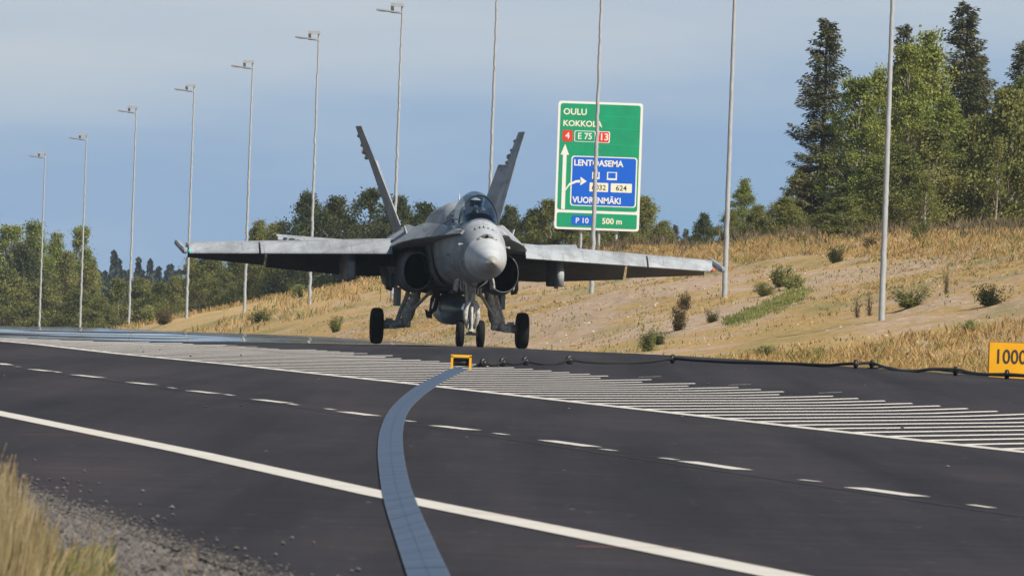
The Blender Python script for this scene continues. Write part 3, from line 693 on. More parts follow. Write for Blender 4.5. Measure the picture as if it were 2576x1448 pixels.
m_ = MB(); rr_plate(m_, U(.475), V(.318), U(.62), V(.228), y1 + .002, .002, .06); q = m_.build('route_badge', sw, o)
m_ = MB(); rr_plate(m_, U(.487), V(.313), U(.608), V(.233), y1 - .0015, .003, .05); m_.build('badge_face', sred, q); text_mesh('digit', '13', SHt * .075, (U(.55), y1 - .006, V(.297)), sw, q, 'CENTER', .008)
for (a, b_) in ((.02, .112), (.02, .205)):      # panel joints
    pass
m_ = MB(); rr_plate(m_, U(.175), V(.815), U(.955), V(.425), y1 + .002, .002, .12); q = m_.build('blue_border', sw, o)
m_ = MB(); rr_plate(m_, U(.19), V(.807), U(.94), V(.433), y1 - .001, .003, .10); m_.build('blue_panel', sb, q)
y2 = y1 - .006
text_mesh('lettering', 'LENTOASEMA', SHt * .066, (U(.205), y2, V(.50)), sw, o, bold=.010, sx=.93)
text_mesh('lettering', 'VUORENMÄKI', SHt * .066, (U(.205), y2, V(.79)), sw, o, bold=.010, sx=.90)
m_ = MB(); rr_plate(m_, U(.40), V(.70), U(.62), V(.63), y2, .002, .03); q = m_.build('route_plate', syel, o); text_mesh('digit', '6032', SHt * .056, (U(.51), y2 - .003, V(.685)), sblk, q, 'CENTER', .003)
m_ = MB(); rr_plate(m_, U(.65), V(.70), U(.90), V(.63), y2, .002, .03); q = m_.build('route_plate', syel, o); text_mesh('digit', '624', SHt * .058, (U(.775), y2 - .003, V(.685)), sblk, q, 'CENTER', .003)
# truck pictogram frame
for a1, w1, h1 in ((.47, .15, .14), (.66, .20, .16)):
    m_ = MB(); m_.box((U(a1), y2, V(.574)), (w1, .002, h1)); q = m_.build('pictogram', sw, o); m_ = MB(); m_.box((U(a1), y2 - .003, V(.570)), (w1 - .05, .002, h1 - .05)); m_.build('pictogram_glyph', sb, q)
m_ = MB()    # straight-on arrow with a side arm
xs = U(.095); m_.box((xs, y1, (V(.845) + V(.42)) / 2), (.075, .003, (V(.42) - V(.845)) / 2))
m_.add([(xs - .17, y1 - .003, V(.42)), (xs + .17, y1 - .003, V(.42)), (xs, y1 - .003, V(.335))], [(0, 1, 2)])
pts = [(U(.11), V(.70)), (U(.16), V(.65)), (U(.24), V(.625)), (U(.30), V(.622))]
for a, b_ in zip(pts, pts[1:]): m_.add([(a[0], y2 - .004, a[1] - .05), (b_[0], y2 - .004, b_[1] - .05), (b_[0], y2 - .004, b_[1] + .05), (a[0], y2 - .004, a[1] + .05)], [(0, 1, 2, 3)])
m_.add([(U(.29), y2 - .004, V(.655)), (U(.29), y2 - .004, V(.588)), (U(.365), y2 - .004, V(.622))], [(0, 1, 2)]); m_.build('arrow', sw, o)
m_ = MB(); rr_plate(m_, U(.20), V(.965), U(.45), V(.89), y1 + .002, .002, .05); q = m_.build('exit_badge', sb, o); text_mesh('digit', 'P 10', SHt * .058, (U(.325), y1 - .003, V(.948)), sw, q, 'CENTER', .005)
text_mesh('lettering', '500 m', SHt * .062, (U(.56), y1, V(.948)), syel, o, bold=.008)
m_ = MB()
for v_ in (.11, .205, .33): m_.box(((U(.5) + U(.97)) / 2, y1 + .003, V(v_)), (SWd * .225, .002, .006))
m_.build('panel_seam', mat('seam_green', (.03, .42, .25), .5), o)
for sx_ in (-.62, .1, .8):
    m_ = MB(); m_.tube([(sx_, .10, 0), (sx_, .10, V(.05))], .06, 8); m_.build('post', galv, o)
tag(o, 'tall green motorway sign with a blue airport panel, behind a lamp pole', 'road sign')

# yellow distance board
pm_ = bpy.data.materials
yb = mat('board_yellow', (.80, .40, .0), .45, var=(.72, .33, .0), vscale=3)
DB = 243.0; k = DB / F; c0 = P(2541, 953, DB); o = empty('distance_board', (c0.x, DB, c0.z - .02), R(3))
bw, bh = 112 * k, 90 * k
m_ = MB(); rr_plate(m_, -bw / 2, .03, bw / 2, .03 + bh, 0, .03, .012); m_.build('panel', yb, o)
m_ = MB()
for (a, b_) in (((-bw / 2, .03), (-bw / 2, .03 + bh)), ((-bw / 2, .03 + bh), (bw / 2, .03 + bh)), ((bw / 2, .03 + bh), (bw / 2, .03)), ((bw / 2, .03), (-bw / 2, .03))): m_.tube([(a[0], -.015, a[1]), (b_[0], -.015, b_[1])], .017, 6)
m_.build('edge_trim', mat('brown_trim', (.22, .10, .02), .6), o)
text_mesh('number', '1000', bh * .56, (-bw / 2 + .085, -.034, .03 + bh * .42), sblk, o, bold=.004, ext=.002, sx=.82)
m_ = MB()
for s_ in (-.28, .28): m_.box((s_, .1, .02), (.03, .18, .02)); m_.box((s_, .03, .2), (.02, .015, .2))
m_.build('foot', mat('board_foot', (.05, .05, .05), .7), o)
tag(o, 'yellow board reading 1000 standing at the road edge on the right', 'sign')

# ------------------------------------------------------------------ arresting gear
tl = [(685, 85), (560, 148), (450, 205), (335, 290), (250, 385), (200, 500), (186, 600), (188, 700), (208, 870), (240, 1010), (290, 1170), (380, 1448), (440, 1640)]
tr_ = [(765, 105), (650, 163), (545, 225), (450, 300), (385, 375), (355, 460), (347, 560), (360, 690), (395, 850), (440, 970), (500, 1110), (660, 1448), (760, 1640)]
def cat(p0, p1, p2, p3, t):
    return .5 * ((2 * p1) + (p2 - p0) * t + (2 * p0 - 5 * p1 + 4 * p2 - p3) * t * t + (3 * p1 - p0 - 3 * p2 + p3) * t ** 3)
def spl(pts, n=10):
    pts = [Vector(p) for p in pts]; o = []
    for i in range(len(pts) - 1):
        a = pts[max(0, i - 1)]; d = pts[min(len(pts) - 1, i + 2)]
        for j in range(n): o.append(cat(a, pts[i], pts[i + 1], d, j / n))
    return o + [pts[-1]]
dpx = lambda c: (878.4 + c[0] * .3869, 887.6 + c[1] * .3869)
Lp = [G(*dpx(c), .012) for c in spl(tl, 8)]; Rp = [G(*dpx(c), .012) for c in spl(tr_, 8)]
tm = bpy.data.materials.new('nylon_tape'); tm.use_nodes = True; t = tm.node_tree; b = t.nodes['Principled BSDF']; b.inputs['Roughness'].default_value = .55
uvn = N(t, 'ShaderNodeUVMap'); sp = N(t, 'ShaderNodeSeparateXYZ'); t.links.new(uvn.outputs[0], sp.inputs[0])
cn = ramp(t, sp.outputs['X'], [(0, (.10, .125, .165)), (.04, (.058, .086, .14)), (.46, (.058, .086, .14)), (.5, (.036, .056, .095)), (.54, (.058, .086, .14)), (.96, (.058, .086, .14)), (1, (.10, .125, .165))])
wv = N(t, 'ShaderNodeTexNoise', Scale=1.0, Detail=3.0); wv.noise_dimensions = '1D'; mm_ = N(t, 'ShaderNodeMath', _operation='MULTIPLY'); mm_.inputs[1].default_value = 1.3; t.links.new(sp.outputs['Y'], mm_.inputs[0]); t.links.new(mm_.outputs[0], wv.inputs['W'])
band = ramp(t, wv.outputs['Fac'], [(.32, (.62, .62, .62)), (.45, (.95, .95, .95)), (.7, (1.1, 1.1, 1.1))])
mq = N(t, 'ShaderNodeMix', _data_type='RGBA', _blend_type='MULTIPLY'); mq.inputs[0].default_value = 1; t.links.new(cn, mq.inputs[6]); t.links.new(band, mq.inputs[7]); t.links.new(mq.outputs[2], b.inputs['Base Color'])
m_ = MB(); n = len(Lp); vs = Lp + Rp + [p - Vector((0, 0, .009)) for p in Lp] + [p - Vector((0, 0, .009)) for p in Rp]
fs = [(i, i + 1, n + i + 1, n + i)[::-1] for i in range(n - 1)] + [(i, i + 1, 2 * n + i + 1, 2 * n + i) for i in range(n - 1)] + [(n + i, 3 * n + i, 3 * n + i + 1, n + i + 1) for i in range(n - 1)]
m_.add(vs, fs, False); to = m_.build('arrester_tape', tm); uv = to.data.uv_layers.new(name='UVMap'); acc = [0]
for i in range(1, n): acc.append(acc[-1] + ((Lp[i] + Rp[i]) / 2 - (Lp[i - 1] + Rp[i - 1]) / 2).length)
for pl in to.data.polygons:
    for li in pl.loop_indices:
        vi = to.data.loops[li].vertex_index; j = vi % n; uv.data[li].uv = (1.0 if (vi // n) % 2 else 0.0, acc[j])
tag(to, 'wide blue-grey nylon tape curving across the dark road to the yellow frame', 'arrester tape')
blk = mat('black_rubber', (.012, .012, .013), .45, spec=.5); cabm = mat('steel_cable', (.020, .019, .018), .55, .3, bump=1.0, bscale=80)
yp = mat('yellow_paint', (.80, .40, .01), .4); clamp = mat('worn_metal', (.06, .052, .042), .6, .4)
c0 = G(1159, 929); o = empty('tape_connector', c0); k = c0.y / F
m_ = MB(); hw = 23 * k; ht = 32 * k
m_.box((-hw, 0, ht / 2 + .01), (.018, .10, ht / 2)); m_.box((0, 0, ht + .012), (hw + .018, .10, .020)); m_.box((hw, 0, ht / 2 - .01), (.018, .10, ht / 2 + .02)); fr_ = recalc(m_.build('frame', yp, o))
m_ = MB(); m_.lathe([(-hw + .02, 0), (-hw + .02, .058), (hw - .02, .058), (hw - .02, 0)], (0, 0, ht * .56), (1, 0, 0)); m_.build('roller', blk, o)
m_ = MB(); m_.tube([(-hw - .02, -.02, ht * .56), (hw + .02, -.02, ht * .56)], .018, 8); m_.build('axle', clamp, o)
tag(o, 'yellow steel frame with a black roller joining the tape and the cable', 'tape connector')
# cable and its rubber discs
DD = [(1216, 912), (1264.6, 910), (1322, 907), (1432.4, 904.6), (1691.4, 902), (2151.9, 915), (2192.4, 915.7), (2403, 933), (2532, 941.5)]
DQ = [(x, G(x, y + 11.5).y) for x, y in DD]; DQ = [(1178, DQ[0][1])] + DQ
print('DISC', [(round(a), round(b_, 1)) for a, b_ in DQ])
def cab(x, y): return P(x, y, lerp(DQ, x) if x < 2532 else DQ[-1][1] - (x - 2532) * .03)
cp = [(1178, 926), (1195, 923), (1216, 913), (1232, 917), (1248, 916), (1264.6, 911), (1285, 914), (1305, 913), (1322, 907), (1340, 911), (1370, 915), (1400, 914), (1432, 905), (1470, 909), (1520, 912), (1580, 912), (1640, 908), (1691, 901.5), (1740, 905), (1830, 910), (1900, 912), (1990, 914), (2080, 918), (2120, 915), (2152, 914), (2192, 913), (2225, 923), (2260, 931), (2300, 933), (2340, 928), (2403, 929), (2440, 937), (2480, 941), (2532, 941), (2575, 944), (2640, 951)]
m_ = MB(); cpts = [cab(v.x, v.y) for v in spl([(x, y, 0) for x, y in cp], 6)]
m_.tube(cpts, .025, 8); tag(m_.build('arrester_cable', cabm), 'black steel cable strung across the road from the yellow frame', 'cable')
m_ = MB()  # second sagging strand past the road edge
m_.tube([cab(v.x, v.y) + Vector((0, .15, 0)) for v in spl([(x, y, 0) for x, y in ((1990, 916), (2060, 921), (2120, 927), (2190, 926), (2235, 923), (2290, 936), (2350, 930), (2420, 938), (2500, 944), (2575, 947), (2640, 953))], 6)], .013, 6)
tag(m_.build('slack_rope', cabm), 'thin slack rope lying beside the cable at the road edge', 'rope')
DL = ['rubber disc nearest the yellow frame', 'second rubber disc from the yellow frame', 'third rubber disc from the yellow frame', 'rubber disc on the cable between the three close ones and the long span', 'lone rubber disc in the middle of the long cable span', 'left of the two close discs at the road edge', 'right of the two close discs at the road edge', 'rubber disc just left of the yellow 1000 board', 'rubber disc in front of the yellow 1000 board']
for i, (x, y) in enumerate(DD):
    c_ = cab(x, y); o = empty('cable_disc', c_, R([38, 40, 42, 30, 72, 82, 82, 80, 80][i])); m_ = MB()
    # local y is the disc axis rotated towards the camera
    m_.lathe([(-.026, .02), (-.034, .045), (-.028, .068), (-.012, .077), (.012, .077), (.028, .068), (.034, .045), (.026, .02)], (0, 0, 0), (0, 1, 0), 28); m_.build('disc', blk, o)
    m_ = MB(); m_.lathe([(-.05, .0), (-.05, .026), (-.034, .030), (.034, .030), (.05, .026), (.05, 0)], (0, 0, 0), (0, 1, 0), 16)
    m_.build('hub', clamp, o)
    tag(o, DL[i] + ', black', 'rubber disc', 'rubber discs threaded on the cable')

# ------------------------------------------------------------------ fighter jet
acg = mat('aircraft_grey', (.42, .45, .485), .68, spec=.22, var=(.28, .30, .32), vscale=1.3)
def panel(m, k=.25, vec_scale=1.0):
    # dark seams between skin panels, streaks of grime running back along the airframe
    t = m.node_tree; b = t.nodes['Principled BSDF']; co = N(t, 'ShaderNodeTexCoord'); mpp = N(t, 'ShaderNodeMapping'); mpp.inputs['Rotation'].default_value = (0, 0, 0); mpp.inputs['Scale'].default_value = (vec_scale,) * 3
    t.links.new(co.outputs['Object'], mpp.inputs[0]); br = N(t, 'ShaderNodeTexBrick', Scale=1.0, Mortar__Size=.010); br.inputs['Color1'].default_value = (1, 1, 1, 1); br.inputs['Color2'].default_value = (.90, .91, .92, 1); br.inputs['Mortar'].default_value = (.62, .62, .62, 1); br.inputs['Brick Width'].default_value = .9; br.inputs['Row Height'].default_value = .42
    t.links.new(mpp.outputs[0], br.inputs['Vector'])
    st = ramp(t, noise_n(t, co.outputs['Object'], 3.5, 6, .65, (1, .18, 1)), [(.38, (.70, .69, .68)), (.56, (1, 1, 1))])
    src = b.inputs['Base Color'].links[0].from_socket
    for q, f in ((br.outputs['Color'], k), (st, .8)):
        mm = N(t, 'ShaderNodeMix', _data_type='RGBA', _blend_type='MULTIPLY'); mm.inputs[0].default_value = f; t.links.new(src, mm.inputs[6]); t.links.new(q, mm.inputs[7]); src = mm.outputs[2]
    t.links.new(src, b.inputs['Base Color'])
panel(acg, .8)
acl = mat('radome_grey', (.54, .565, .585), .4, spec=.5, var=(.40, .41, .42), vscale=2.2)
acd = mat('aircraft_dark_grey', (.10, .105, .115), .5)
duct = mat('duct_black', (.006, .006, .007), .9, spec=0)
acu = mat('flap_shade_grey', (.16, .165, .17), .8, spec=.1, var=(.11, .11, .115), vscale=1.5)  # darkened grey: underside shade of flaps and ailerons put into the paint
acm = mat('intake_grey', (.19, .20, .23), .65, spec=.25, var=(.09, .095, .10), vscale=1.7)
tyre = mat('tyre_rubber', (.006, .006, .0065), .85, spec=.25)
gear = mat('gear_paint', (.62, .61, .58), .45, spec=.5, var=(.26, .25, .235), vscale=14)
gearw = mat('gear_white', (.66, .66, .63), .4, var=(.25, .24, .22), vscale=14)
steel = mat('burnt_metal', (.20, .19, .18), .4, .8)
tankm = mat('tank_grey', (.12, .145, .175), .38, spec=.5, var=(.065, .08, .10), vscale=2)
tipm = mat('radome_tip', (.62, .60, .52), .25, .5)
glass = bpy.data.materials.new('canopy_glass'); glass.use_nodes = True; t = glass.node_tree; t.nodes.remove(t.nodes['Principled BSDF'])
tp = N(t, 'ShaderNodeBsdfTransparent'); tp.inputs[0].default_value = (.54, .61, .68, 1); gl = N(t, 'ShaderNodeBsdfGlossy', Roughness=.03); gl.inputs[0].default_value = (.55, .65, .78, 1); lw0 = N(t, 'ShaderNodeLayerWeight', Blend=.5); lw1 = N(t, 'ShaderNodeMath', _operation='POWER'); lw1.inputs[1].default_value = 3.0; t.links.new(lw0.outputs['Facing'], lw1.inputs[0]); lw = N(t, 'ShaderNodeMath', _operation='MULTIPLY_ADD'); lw.inputs[1].default_value = .55; lw.inputs[2].default_value = .04; t.links.new(lw1.outputs[0], lw.inputs[0])
ms = N(t, 'ShaderNodeMixShader'); t.links.new(lw.outputs[0], ms.inputs[0]); t.links.new(tp.outputs[0], ms.inputs[1]); t.links.new(gl.outputs[0], ms.inputs[2]); t.links.new(ms.outputs[0], t.nodes['Material Output'].inputs[0])
def emis(name, c, s):
    m = mat(name, c, .3); b = m.node_tree.nodes['Principled BSDF']; b.inputs['Emission Color'].default_value = (*c, 1); b.inputs['Emission Strength'].default_value = s; return m
AX, AY = -1.303, 305.0
YAW = R(4.9)
AC = empty('fighter_jet', (AX, AY, .012), YAW)
tag(AC, 'grey twin-tailed fighter jet facing the camera on its lowered wheels with flaps down', 'fighter jet')
def ring(y, hw, zb, zt, zc, cx=0, ex=2.0, exb=None, n=32, ysl=0):
    o = []
    for k in range(n):
        a = 2 * math.pi * k / n; c_, s_ = math.cos(a), math.sin(a); e_ = ex if s_ >= 0 else (exb or ex)
        x = cx + hw * math.copysign(abs(c_) ** (2 / e_), c_); z = zc + (zt - zc if s_ >= 0 else zc - zb) * math.copysign(abs(s_) ** (2 / e_), s_)
        o.append(Vector((x, y - ysl * (z - zc), z)))
    return o
FS = [(-10.45, .004, 1.796, 1.804, 1.8), (-10.40, .045, 1.755, 1.845, 1.8), (-10.2, .13, 1.68, 1.935, 1.80), (-9.9, .215, 1.60, 2.03, 1.81), (-9.4, .325, 1.51, 2.17, 1.83), (-8.9, .405, 1.455, 2.28, 1.86), (-8.6, .44, 1.435, 2.34, 1.88)]
FB = [(-8.598, .44, 1.435, 2.34, 1.88), (-8.0, .485, 1.42, 2.51, 1.92), (-7.5, .52, 1.41, 2.655, 1.96), (-7.1, .54, 1.40, 2.72, 2.0), (-6.4, .56, 1.385, 2.73, 2.02), (-5.2, .60, 1.36, 2.73, 2.05), (-4.2, .62, 1.34, 2.80, 2.08), (-3.6, .63, 1.32, 3.02, 2.1), (-3.0, .635, 1.30, 3.10, 2.12), (-1.5, .63, 1.25, 3.07, 2.12), (1, .6, 1.2, 2.97, 2.1), (3.2, .55, 1.2, 2.68, 2.0), (5.2, .45, 1.35, 2.5, 1.95), (6.4, .25, 1.6, 2.3, 1.95)]
m = MB(); m.rings([ring(*r, ex=2.0 if r[0] < -4.5 else 2.45) for r in FB], False, True); fus = m.build('fuselage', acg, AC)
m = MB(); m.rings([ring(*r) for r in FS[2:]], False, False); rd = m.build('radome', acl, fus)
m = MB(); m.rings([ring(*r) for r in FS[:3]], True, False); m.build('nose_tip', tipm, fus)
m = MB(); m.rings([ring(y, hw, zb, zt, 1.8, ex=3.2) for y, hw, zb, zt in ((-.5, 1.02, 1.18, 2.12), (.6, 1.22, 1.1, 2.28), (3, 1.18, 1.14, 2.34), (5.2, 1.02, 1.25, 2.3), (6.5, .9, 1.4, 2.2))]); m.build('center_section', acm, AC)
for s in (-1, 1):
    m = MB(); m.lathe([(0, .40), (.45, .42), (.9, .33), (.9, .26), (.3, .24), (.3, 0)], (s * .5, 6.3, 1.82), (0, 1, 0)); m.build('exhaust_nozzle', steel, AC)
    # intake
    cx, zc = s * .915, 1.575
    def ir(y, hw, hh): return ring(y, hw, zc - hh, zc + hh, zc, cx, 2.15, n=36, ysl=.22)
    m = MB(); m.rings([ir(-2.46, .285, .375), ir(-2.50, .295, .385), ir(-2.46, .31, .40), ir(-2.0, .34, .435), (lambda: ring(-1.2, .36, 1.12, 2.05, 1.575, cx, 2.5, n=36))()], False, False); it = m.build('air_intake', acm, AC)
    m = MB(); m.rings([ir(-2.46, .285, .375), ir(-1.9, .275, .365), ir(-1.32, .26, .34)], False, True); m.build('intake_duct', duct, it)
    # splitter plate beside the fuselage
    pr = [(.67, 2.14), (.665, 1.95), (.64, 1.75), (.585, 1.55), (.50, 1.38), (.38, 1.27)]
    m = MB(); A = []
    for y, off in ((-2.95, .02), (-2.6, .05), (-1.2, .06)): A.append([Vector((s * (x + off), y + (.25 if i in (0, 5) and y < -2.9 else 0), z)) for i, (x, z) in enumerate(pr)] + [Vector((s * (x - .025), y + .03, z + .0)) for x, z in pr[::-1]])
    m.rings(A, True, True, smooth=False); recalc(m.build('splitter_plate', acm, AC))
    # wing-root extension
    LX = [(-7.55, .46, 2.39, 2.42, 2.36), (-7.0, .60, 2.37, 2.47, 2.32), (-6.0, .72, 2.34, 2.52, 2.27), (-5.0, .82, 2.315, 2.52, 2.24), (-4.2, .93, 2.29, 2.52, 2.2), (-3.4, 1.10, 2.25, 2.50, 2.17), (-2.7, 1.30, 2.18, 2.47, 2.12), (-2.1, 1.41, 2.11, 2.44, 2.10), (-1.75, 1.45, 2.08, 2.42, 2.08), (-1.2, 1.46, 2.14, 2.40, 2.06), (.2, 1.4, 2.2, 2.38, 2.08), (1.6, 1.3, 2.24, 2.40, 2.1)]
    m = MB(); m.rings([[Vector((s * .35, y, zt + .02)), Vector((s * (.35 + (xe - .35) * .55), y, zt * .52 + ze * .48 + .05 + .20 * min(1, max(0, (y + 6) / 3.0)))), Vector((s * (xe - .03), y, ze + .03)), Vector((s * xe, y, ze)), Vector((s * (xe - .02), y, ze - .02)), Vector((s * (.35 + (xe - .35) * .5), y, (zb + ze) / 2 - .01)), Vector((s * .35, y, zb))] for y, xe, ze, zt, zb in LX], smooth=False); lx = recalc(m.build('leading_edge_extension', acg, AC))
    m = MB(); m.rings([[Vector((s * (1.08 + i * .0), -1.9 + dy, 2.28)), Vector((s * 1.08, -1.9 + dy + (.15 if dy == 0 else 0), 2.53 if dy < .7 else 2.40)), Vector((s * 1.10, -1.9 + dy + (.15 if dy == 0 else 0), 2.53 if dy < .7 else 2.40)), Vector((s * 1.11, -1.9 + dy, 2.28))] for i, dy in enumerate((0, .4, .8))], smooth=False)
    for i, v in enumerate(m.v): m.v[i] = (v[0] + s * (v[2] - 2.3) * .35, v[1], v[2])
    recalc(m.build('fence', acg, lx))
    # wing
    fx = lambda x: (x - 1.3) / 4.3
    zt = lambda x: 2.23 - .22 * fx(x); th = lambda x: .20 - .11 * fx(x)
    yh = lambda x: -1.30 + 1.75 * fx(x); yr = lambda x: 1.25 - .10 * fx(x); yl = lambda x: -2.0 + 2.05 * fx(x); zl = lambda x: 1.93 - .14 * fx(x)
    def wsec(x): a, b_, z, q = yh(x), yr(x), zt(x), th(x); return [Vector((s * x, a, z)), Vector((s * x, a * .6 + b_ * .4, z + .02)), Vector((s * x, b_, z - .03)), Vector((s * x, b_, z - q * .8)), Vector((s * x, a * .5 + b_ * .5, z - q * 1.1)), Vector((s * x, a, z - q * .85))]
    m = MB(); m.rings([wsec(x) for x in (1.1, 2.5, 4.0, 5.62)], smooth=False); wg_ = recalc(m.build('wing', acg, AC))
    def lsec(x):
        a, z, q = yh(x) - .008, zt(x), th(x); y0, z0 = yl(x), zl(x)
        return [Vector((s * x, a, z - .004)), Vector((s * x, a + (y0 - a) * .35, z + (z0 - z) * .22)), Vector((s * x, a + (y0 - a) * .75, z + (z0 - z) * .62)), Vector((s * x, y0 + .02, z0 + .035)), Vector((s * x, y0, z0)), Vector((s * x, y0 + .03, z0 - .02)), Vector((s * x, a, z - q * .85))]
    for x0, x1 in ((1.42, 4.12), (4.16, 5.60)):
        m = MB(); m.rings([lsec(x0 + (x1 - x0) * i / 4) for i in range(5)], smooth=False); recalc(m.build('leading_edge_flap', acg, wg_))
    def tsec(x, ze): 
        a, z = yr(x) + .01, zt(x) - .035; c_ = (z - ze)
        return [Vector((s * x, a, z)), Vector((s * x, a + c_ * .55, z - c_ * .38)), Vector((s * x, a + c_ * 1.15, ze)), Vector((s * x, a + c_ * 1.13, ze - .015)), Vector((s * x, a + c_ * .4, z - c_ * .55)), Vector((s * x, a, z - .14))]
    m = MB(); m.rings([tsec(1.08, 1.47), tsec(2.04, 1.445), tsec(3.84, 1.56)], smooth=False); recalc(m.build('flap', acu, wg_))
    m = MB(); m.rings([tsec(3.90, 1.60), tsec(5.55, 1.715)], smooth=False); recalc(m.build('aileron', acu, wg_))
    # tip rail
    xr = s * 5.74; m = MB(); a0 = Vector((xr, -.75, 1.825)); a1 = Vector((xr + .0 * s, 2.2, 2.02))
    def rsec(f, r_): c_ = a0.lerp(a1, f); return [c_ + Vector((dx * r_, 0, dz * r_)) for dx, dz in ((-.062, -.03), (-.03, -.065), (.03, -.065), (.062, -.03), (.062, .03), (.03, .065), (-.03, .065), (-.062, .03))]
    m.rings([rsec(0, .35), rsec(.05, .9), rsec(.12, 1.0), rsec(.95, 1.0), rsec(1, .7)], smooth=False); rl = recalc(m.build('wingtip_rail', acg, AC))
    m = MB(); m.lathe([(-.04, 0), (-.03, .022), (0, .03), (.05, .022), (.08, 0)], (s * 5.60, -.02, 1.83), (0, 1, 0), 12); m.build('navigation_light', emis('green_lamp', (.0, .55, .38), .55) if s < 0 else emis('red_lamp', (.85, .10, .06), .45), AC)
    # pylon
    m = MB(); P0 = []
    for z, w_, y0, y1 in ((1.345, .075, -1.22, 1.1), (1.37, .085, -1.30, 1.2), (1.70, .085, -1.32, 1.25), (1.76, .08, -1.1, 1.3), (2.06, .07, -.85, 1.3)):
        rg = []
        for k in range(9): a = math.pi * k / 8; rg.append(Vector((s * 2.22 + w_ * math.cos(a), y0 + .09 - .09 * math.sin(a), z)))
        rg += [Vector((s * 2.22 - w_, y1, z)), Vector((s * 2.22 + w_, y1, z))]; P0.append(rg)
    m.rings(P0); recalc(m.build('pylon', acg, wg_))
    m = MB()
    m.box((s * 2.22 - .05, -.9, 1.325), (.04, .06, .018)); m.build('sway_brace', acd, wg_)
    # tail fin
    def fsec(z, y0, y1, x): c_ = s * x; return [Vector((c_, y0, z)), Vector((c_ + .045, y0 + (y1 - y0) * .3, z)), Vector((c_ + .03, y1, z)), Vector((c_ - .03, y1, z)), Vector((c_ - .045, y0 + (y1 - y0) * .3, z))]
    m = MB(); m.rings([fsec(2.2, .8, 3.1, .93), fsec(2.55, 1.1, 3.2, 1.045), fsec(3.96, 2.75, 4.02, 1.52), fsec(3.98, 2.77, 4.70, 1.525), fsec(4.66, 3.5, 4.8, 1.77)], smooth=False); fn = recalc(m.build('tail_fin', acg, AC))
    def rsx(z, y0, y1, x): dx = -s * .33 * (y1 - y0); c_ = s * x; return [Vector((c_ - .03, y0 + .01, z)), Vector((c_ + .03, y0 + .01, z)), Vector((c_ + dx + .006, y1, z)), Vector((c_ + dx - .006, y1, z))]
    m = MB(); m.rings([rsx(2.56, 3.22, 3.95, 1.05), rsx(3.94, 4.02, 4.62, 1.515)], smooth=False); recalc(m.build('rudder', acg, fn))
    for z, r_ in ((4.46, .042), (4.26, .04), (4.12, .062), (3.99, .042)):
        yt = 4.75 + (z - 3.98) * .22; m = MB(); xx = s * (1.525 + (z - 3.98) * .36)
        m.lathe([(-.35, 0), (-.28, r_ * .8), (-.1, r_), (.22, r_), (.3, r_ * .6), (.32, 0)], (xx, yt, z), (0, 1, 0), 12)
        m.build('antenna_fairing', acd if (z, s) != (4.12, -1) else mat('red_beacon', (.35, .02, .02), .3), fn)
    # stabilator
    m = MB(); m.rings([[Vector((s * x, y0, z0)), Vector((s * x, (y0 + y1) / 2, (z0 + z1) / 2 + .05)), Vector((s * x, y1, z1)), Vector((s * x, (y0 + y1) / 2, (z0 + z1) / 2 - .05))] for x, y0, y1, z0, z1 in ((1.0, 4.3, 6.6, 1.80, 2.18), (3.28, 6.0, 7.1, 2.02, 2.28))], smooth=False); recalc(m.build('stabilator', acg, AC))
    # side launcher fairing
    m = MB(); m.rings([[Vector((s * 1.20, y, 1.66)), Vector((s * 1.40, y, 1.66)), Vector((s * 1.30, y, 1.28)), Vector((s * 1.15, y, 1.20))] for y in (-.2, 2.2)], smooth=False); sf = recalc(m.build('store_station', acg, AC))
    m = MB(); m.tube([(s * 1.38, -.3, 1.44), (s * 1.385, -.3, 1.28), (s * 1.36, -.25, 1.20), (s * 1.28, -.2, 1.17)], [.03, .045, .05, .04], 6); m.tube([(s * 1.30, -.3, 1.50), (s * 1.28, -.3, 1.2)], .03, 6); m.build('ejector', acd, sf)
    # main gear
    mg_ = MB(); mg_.lathe([(-.09, .20), (-.125, .22), (-.132, .30), (-.115, .355), (-.07, .382), (-.02, .387), (.02, .387), (.07, .382), (.115, .355), (.132, .30), (.125, .22), (.09, .20)], (s * 1.555, 0, .385), (1, 0, 0), 40); leg = empty('main_gear', (0, 0, 0)); leg.parent = AC
    mg_.build('tyre', tyre, leg)
    m = MB(); m.lathe([(-.10, .0), (-.10, .09), (-.07, .20), (.07, .20), (.10, .09), (.10, 0)], (s * 1.555, 0, .385), (1, 0, 0), 24); m.build('wheel_hub', gear, leg)
    m = MB(); m.tube([(s * 1.44, 0, .41), (s * 1.30, -.05, .43), (s * 1.12, -.16, .43), (s * 1.0, -.26, .455)], [.10, .095, .085, .10], 10)
    m.lathe([(-.13, .0), (-.13, .09), (-.05, .105), (-.05, .07), (.05, .07), (.05, .105), (.13, .09), (.13, 0)], (s * .99, -.3, .47), (1, 0, 0), 14); m.box((s * 1.30, -.1, .53), (.07, .07, .03)); m.box((s * 1.22, -.12, .38), (.08, .06, .05)); m.build('trailing_arm', gear, leg)
    m = MB(); m.tube([(s * .97, -.30, .52), (s * .93, -.34, .62), (s * .90, -.40, .72), (s * .86, -.45, .84), (s * .80, -.52, 1.0), (s * .76, -.58, 1.2)], [.10, .13, .125, .105, .105, .10], 12)
    for q in (.78, .90, 1.02): xx = .97 - (q - .52) * .32; m.lathe([(-.02, .10), (-.02, .122), (.02, .122), (.02, .10)], (s * xx, -.38 - (q - .6) * .3, q), (-s * .30, -.3, 1), 14)
    m.build('strut', gear, leg)
    m = MB(); m.tube([(s * 1.14, -.16, .50), (s * 1.08, -.2, .72), (s * .98, -.3, .95), (s * .93, -.3, 1.15)], [.045, .04, .055, .04], 8); m.tube([(s * 1.10, -.3, .55), (s * 1.0, -.36, .80), (s * .90, -.4, 1.1)], .016, 6); m.build('side_link', gear, leg)
